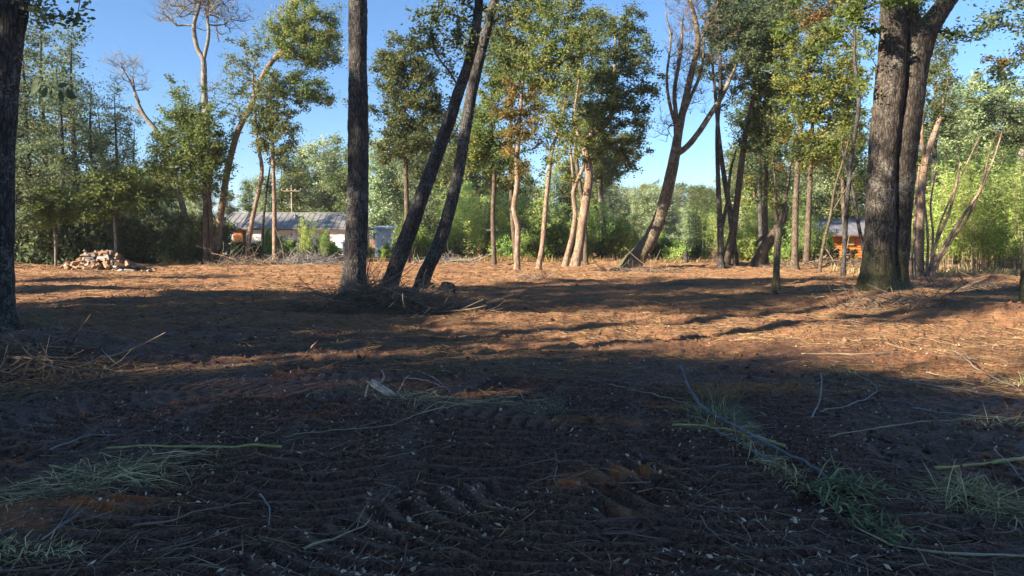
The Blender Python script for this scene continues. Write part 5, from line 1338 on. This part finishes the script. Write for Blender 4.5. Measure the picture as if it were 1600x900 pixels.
cane('dead_branch', 'thin dark twig curving in the right foreground', 'branch', [(1100, 816), (1110, 838), (1130, 856), (1150, 868)], .007, 'twig', twigs=2, lift=.01)
cane('dead_branch', 'crooked twig with side shoots beyond the left cane', 'branch', [(82, 713), (110, 702), (140, 692), (180, 690)], .007, 'twig_grey', twigs=4, lift=.015, bend=.03)
cane('dead_branch', 'small curved stick on bare soil in front of the left trunk', 'branch', [(161, 567), (167, 575), (179, 583)], .010, 'twig_grey', lift=.01)
cane('green_cane', 'yellowish straw stalk lying on the cut grass strip', 'stalk', [(78, 738), (100, 742), (130, 748)], .007, 'cane', lift=.03)
cane('dead_branch', 'dry stick lying on the lower left dark soil by the crooked brown stick', 'branch', [(70, 857), (95, 835), (110, 824)], .007, 'twig_grey', twigs=3, lift=.02)
cane('dead_branch', 'thin stalk running to the right edge above the withered tuft', 'branch', [(1560, 708), (1600, 760), (1640, 790)], .006, 'twig_grey', twigs=3, lift=.02)

# bleached broken wood with a twig stub
p = gz(594, 632); root = empty('broken_wood', tuple(p), 'bleached piece of broken wood with a forked stub on dark soil', 'broken wood')
gw = np.random.default_rng(12)
for i in range(8):
    off = np.array([.62, .78, 0]) * (i - 3.5) * .011 + np.array([0, 0, gw.uniform(-.012, .014)]); e0, e1 = gw.uniform(-.18, -.10), gw.uniform(.08, .20)
    f = np.linspace(e0, e1, 6); r = .017 * gw.uniform(.6, 1.2)
    a = Acc(); tube(a, np.array([[t * .78 + off[0], -t * .62 + off[1], .085 - t * .30 + off[2], r * (.5 if k in (0, 5) else 1)] for k, t in enumerate(f)]), 5, lambda x, y, z: .5 * noise3(x * 30, y * 30, z * 30, 3))
    link('splinter', a.mesh('splinter', M['bonewood'], False), root)
a = Acc(); tube(a, [[-.12, .08, .11, .012], [-.14, .03, .03, .010], [-.15, .0, -.05, .008]], 6); link('stub', a.mesh('stub', M['bonewood'], True), root)
a = Acc(); tube(a, catmull(np.array([[-.02, .05, .10, .016], [.03, .06, .17, .012], [.01, .05, .24, .006]]), .03), 6); link('stub', a.mesh('stub', M['bonewood'], True), root)

def tuft(label, px, py, n, L, spread, mat, name='grass_tuft', cat='grass tuft', W=.007, up=1.0, out=.7, curl=.8, dirv=None, seed=0, rx=None, ry=None, group=None):
    gg = np.random.default_rng(seed + 500); x0, y0 = G(px, py); n = int(n * .5); L = L * .8; W = W * .7; up = up * .75
    th = gg.uniform(0, 6.283, n); f = np.sqrt(gg.uniform(0, 1, n)); rx = rx or spread; ry = ry or spread
    X = x0 + rx * f * np.cos(th); Y = y0 + ry * f * np.sin(th)
    D = np.stack([np.cos(th) * out * f + gg.normal(size=n) * .5, np.sin(th) * out * f + gg.normal(size=n) * .5, up * gg.uniform(.25, 1.1, n)], 1)
    if dirv is not None: D += np.asarray(dirv) * gg.uniform(.5, 1.5, (n, 1)) * np.where(gg.uniform(size=(n, 1)) < .35, -1, 1)
    a = Acc(); blades(a, np.stack([X, Y, height(X, Y) + gg.uniform(-.02, .05, n)], 1), D, L * gg.uniform(.5, 1.3, n), W, gg, curl)
    return one(name, a, mat, label, cat, group, False)
tuft('tuft of dry straw coloured grass standing right behind the dark pole tip', 1120, 628, 420, .38, .22, 'drygrass', W=.006, seed=1)
tuft('blue green grass tuft below the dry tuft beside the dark pole', 1113, 655, 620, .36, .20, 'grass', seed=2, up=.7, dirv=(.1, -.25, 0))
tuft('fringe of green blades at the foot of the blue green tuft', 1120, 678, 260, .30, .28, 'hay', seed=3, up=.4, ry=.14)
tuft('withered grey green tuft lying in the right foreground below a thick cane', 1505, 772, 620, .36, .17, 'hay', seed=4, up=.35, out=1.1, dirv=(.35, -.3, -.05))
tuft('thin outer blades of the withered tuft fanning to the right', 1540, 790, 320, .40, .24, 'hay', seed=5, up=.2, dirv=(.6, -.1, 0), ry=.18)
tuft('strip of cut green grass in the left foreground, its left end', 40, 785, 420, .45, .40, 'hay', seed=6, up=.15, dirv=(.9, .35, 0), rx=.42, ry=.13, name='cut_grass', cat='cut grass')
tuft('strip of cut green grass in the left foreground, its thick middle', 170, 757, 620, .40, .38, 'hay', seed=7, up=.2, dirv=(.8, .3, 0), rx=.40, ry=.16, name='cut_grass', cat='cut grass')
tuft('tuft of greener blades within the cut grass strip', 165, 750, 220, .28, .16, 'grass', seed=8, up=.35, dirv=(.5, .2, 0), name='cut_grass', cat='cut grass')
tuft('dry right end of the cut grass strip below the straight cane', 245, 735, 360, .40, .36, 'hay', seed=9, up=.15, dirv=(.9, .3, 0), rx=.36, ry=.16, name='cut_grass', cat='cut grass')
tuft('small bright green patch of grass in the middle ground', 860, 654, 360, .24, .26, 'grass', seed=10, up=.45, rx=.36, ry=.16)
tuft('faint bluish grass patch left of the bleached wood', 560, 622, 240, .22, .3, 'grass', seed=11, up=.4, rx=.36, ry=.2)
tuft('patch of olive grass right of the bleached wood', 645, 634, 360, .34, .3, 'hay', seed=12, up=.3, rx=.42, ry=.18, dirv=(.4, 0, 0))
tuft('flattened dry grass streak between the olive and the bright green patch', 745, 642, 260, .40, .3, 'hay', seed=13, up=.1, rx=.55, ry=.12, dirv=(.9, 0, 0))
tuft('green tuft growing at the foot of the cut off left trunk', 38, 516, 420, .36, .3, 'grass', seed=14, up=.6, rx=.45, ry=.4)
tuft('sparse grass blades trailing right from the left trunk tuft', 85, 530, 220, .26, .3, 'hay', seed=15, up=.3, rx=.45, ry=.25)
tuft('small green tuft at the right edge beside the long thin branch', 1598, 600, 260, .28, .2, 'grass', seed=16, up=.5)
tuft('small bluish green tuft at the right edge by the long thin stalk', 1595, 663, 240, .26, .16, 'grass', seed=17, up=.4, rx=.25)
tuft('dull grass blades at the end of the thin stalk on the right', 1530, 662, 160, .24, .2, 'hay', seed=18, up=.25, rx=.3, ry=.1)
tuft('brown dry moss clump in the lower left corner', 45, 872, 420, .14, .2, 'hay', seed=19, up=.5, rx=.26, ry=.12)
tuft('dry grass blades by the foot of the double trunk', 1412, 470, 160, .45, .18, 'drygrass', seed=20, W=.012)
tuft('green grass sprig on the reddish soil near the brush heap', 395, 461, 160, .25, .4, 'grass', seed=21, up=.5, W=.012)
tuft('grass sprig on the dark soil left of the elbow shaped branch', 1320, 584, 180, .26, .22, 'hay', seed=22, up=.4)
# leafy green stalk: leaves laid along a slanting line
def leafy(label, pts, n, L, W, mat, spread, seed):
    gg = np.random.default_rng(seed); q = np.array([[*G(*p), 0, .006] for p in pts]); q = catmull(q, .04)
    q[:, 2] = height(q[:, 0], q[:, 1]) + .035
    root = empty('leafy_stalk', tuple(q[0, :3]), label, 'leafy stalk'); o = q[0, :3]; q[:, :3] -= o
    a = Acc(); tube(a, q, 6); link('stem', a.mesh('stem', M['cane'], True), root)
    t = gg.uniform(0, 1, n) * (len(q) - 2); i = t.astype(int); B = q[i, :3] + gg.normal(size=(n, 3)) * np.array([spread, spread, .012]); B[:, 2] = np.maximum(B[:, 2], height(B[:, 0] + o[0], B[:, 1] + o[1]) - o[2] + .005)
    tg = q[i + 1, :3] - q[i, :3]; tg /= np.linalg.norm(tg, axis=1)[:, None]
    D = tg * .8 + gg.normal(size=(n, 3)) * np.array([.55, .55, .22]); D[:, 2] = np.abs(D[:, 2])
    a = Acc(); blades(a, B, D, L * gg.uniform(.5, 1.3, n), W, gg, .7)
    link('leaves', a.mesh('leaves', M[mat]), root)['kind'] = 'stuff'
leafy('bluish leafy stalk lying beside the lower end of the dark pole', [(1150, 700), (1200, 735), (1240, 762), (1285, 792)], 210, .14, .009, 'hay', .06, 1)
leafy('green leafy stalk continuing to the lower right, its tip bent', [(1265, 775), (1300, 797), (1340, 818), (1375, 838), (1410, 850)], 240, .14, .010, 'grass', .05, 2)
leafy('sparse leafy sprig right of the green leafy stalk', [(1300, 775), (1330, 790), (1365, 800)], 120, .15, .012, 'grass', .08, 3)

# big leaves hanging on the twig of the cut off left trunk
lp = P(30, 96, 9.5); tw = [P(30, 92, 11.8), P(48, 112, 10.8), P(66, 130, 9.8), P(88, 140, 9.2), P(104, 143, 9.0)]
root = empty('leafy_twig', tuple(tw[0]), 'twig with a few big dark leaves hanging from the cut off left trunk', 'twig')
a = Acc(); tube(a, np.array([[*(p - tw[0]), .008 - .0012 * i] for i, p in enumerate(tw)]), 6); link('stem', a.mesh('stem', M['bark_dark'], True), root)
gg = np.random.default_rng(4)
for i, (px, py, dx, dy) in enumerate([(74, 134, -6, 26), (82, 138, 4, 18), (94, 140, 6, 22), (100, 142, 24, 12), (62, 128, -14, 20), (58, 120, -4, 22), (90, 136, 14, -6), (108, 146, 12, 14)]):
    b = P(px, py, 9.3 + gg.uniform(-.3, .3)) - tw[0]; d = np.array([dx, gg.uniform(-8, 8), -dy]) * MPP(9.3); s = np.cross(d, [.3, 1, .2]); s /= np.linalg.norm(s); w = .32 * np.linalg.norm(d); nn = np.cross(d, s); nn /= np.linalg.norm(nn)
    V = [b, b + d * .3 + s * w * .8 + nn * .012, b + d * .65 + s * w * .75 + nn * .014, b + d, b + d * .65 - s * w * .75 + nn * .014, b + d * .3 - s * w * .8 + nn * .012, b + d * .3, b + d * .65]
    a = Acc(); a.add(V, [[1, 2, 7, 6], [6, 7, 4, 5]], [[0, 1, 6], [0, 6, 5], [2, 3, 7], [7, 3, 4]], .3); link('leaf', a.mesh('leaf', M['leaf_dark'], True), root)

# ------------------------------------------------------------------ thin haze added in clear air to lift the dark far wood
hm = bpy.data.materials.new('added_haze'); hm.use_nodes = True
ht = hm.node_tree
for n_ in list(ht.nodes): ht.nodes.remove(n_)
ho = ht.nodes.new('ShaderNodeOutputMaterial'); hv = ht.nodes.new('ShaderNodeVolumePrincipled')
hv.inputs['Color'].default_value = (.95, .97, 1, 1); hv.inputs['Density'].default_value = HAZE; hv.inputs['Anisotropy'].default_value = 0.0
ht.links.new(hv.outputs[0], ho.inputs['Volume'])
a = Acc(); box(a, -704, 704, -124, 704, -1.8, 32)
tagp(link('haze', a.mesh('haze', hm)), 'thin pale haze added over the clearing to brighten the dark far wood', kind='stuff')
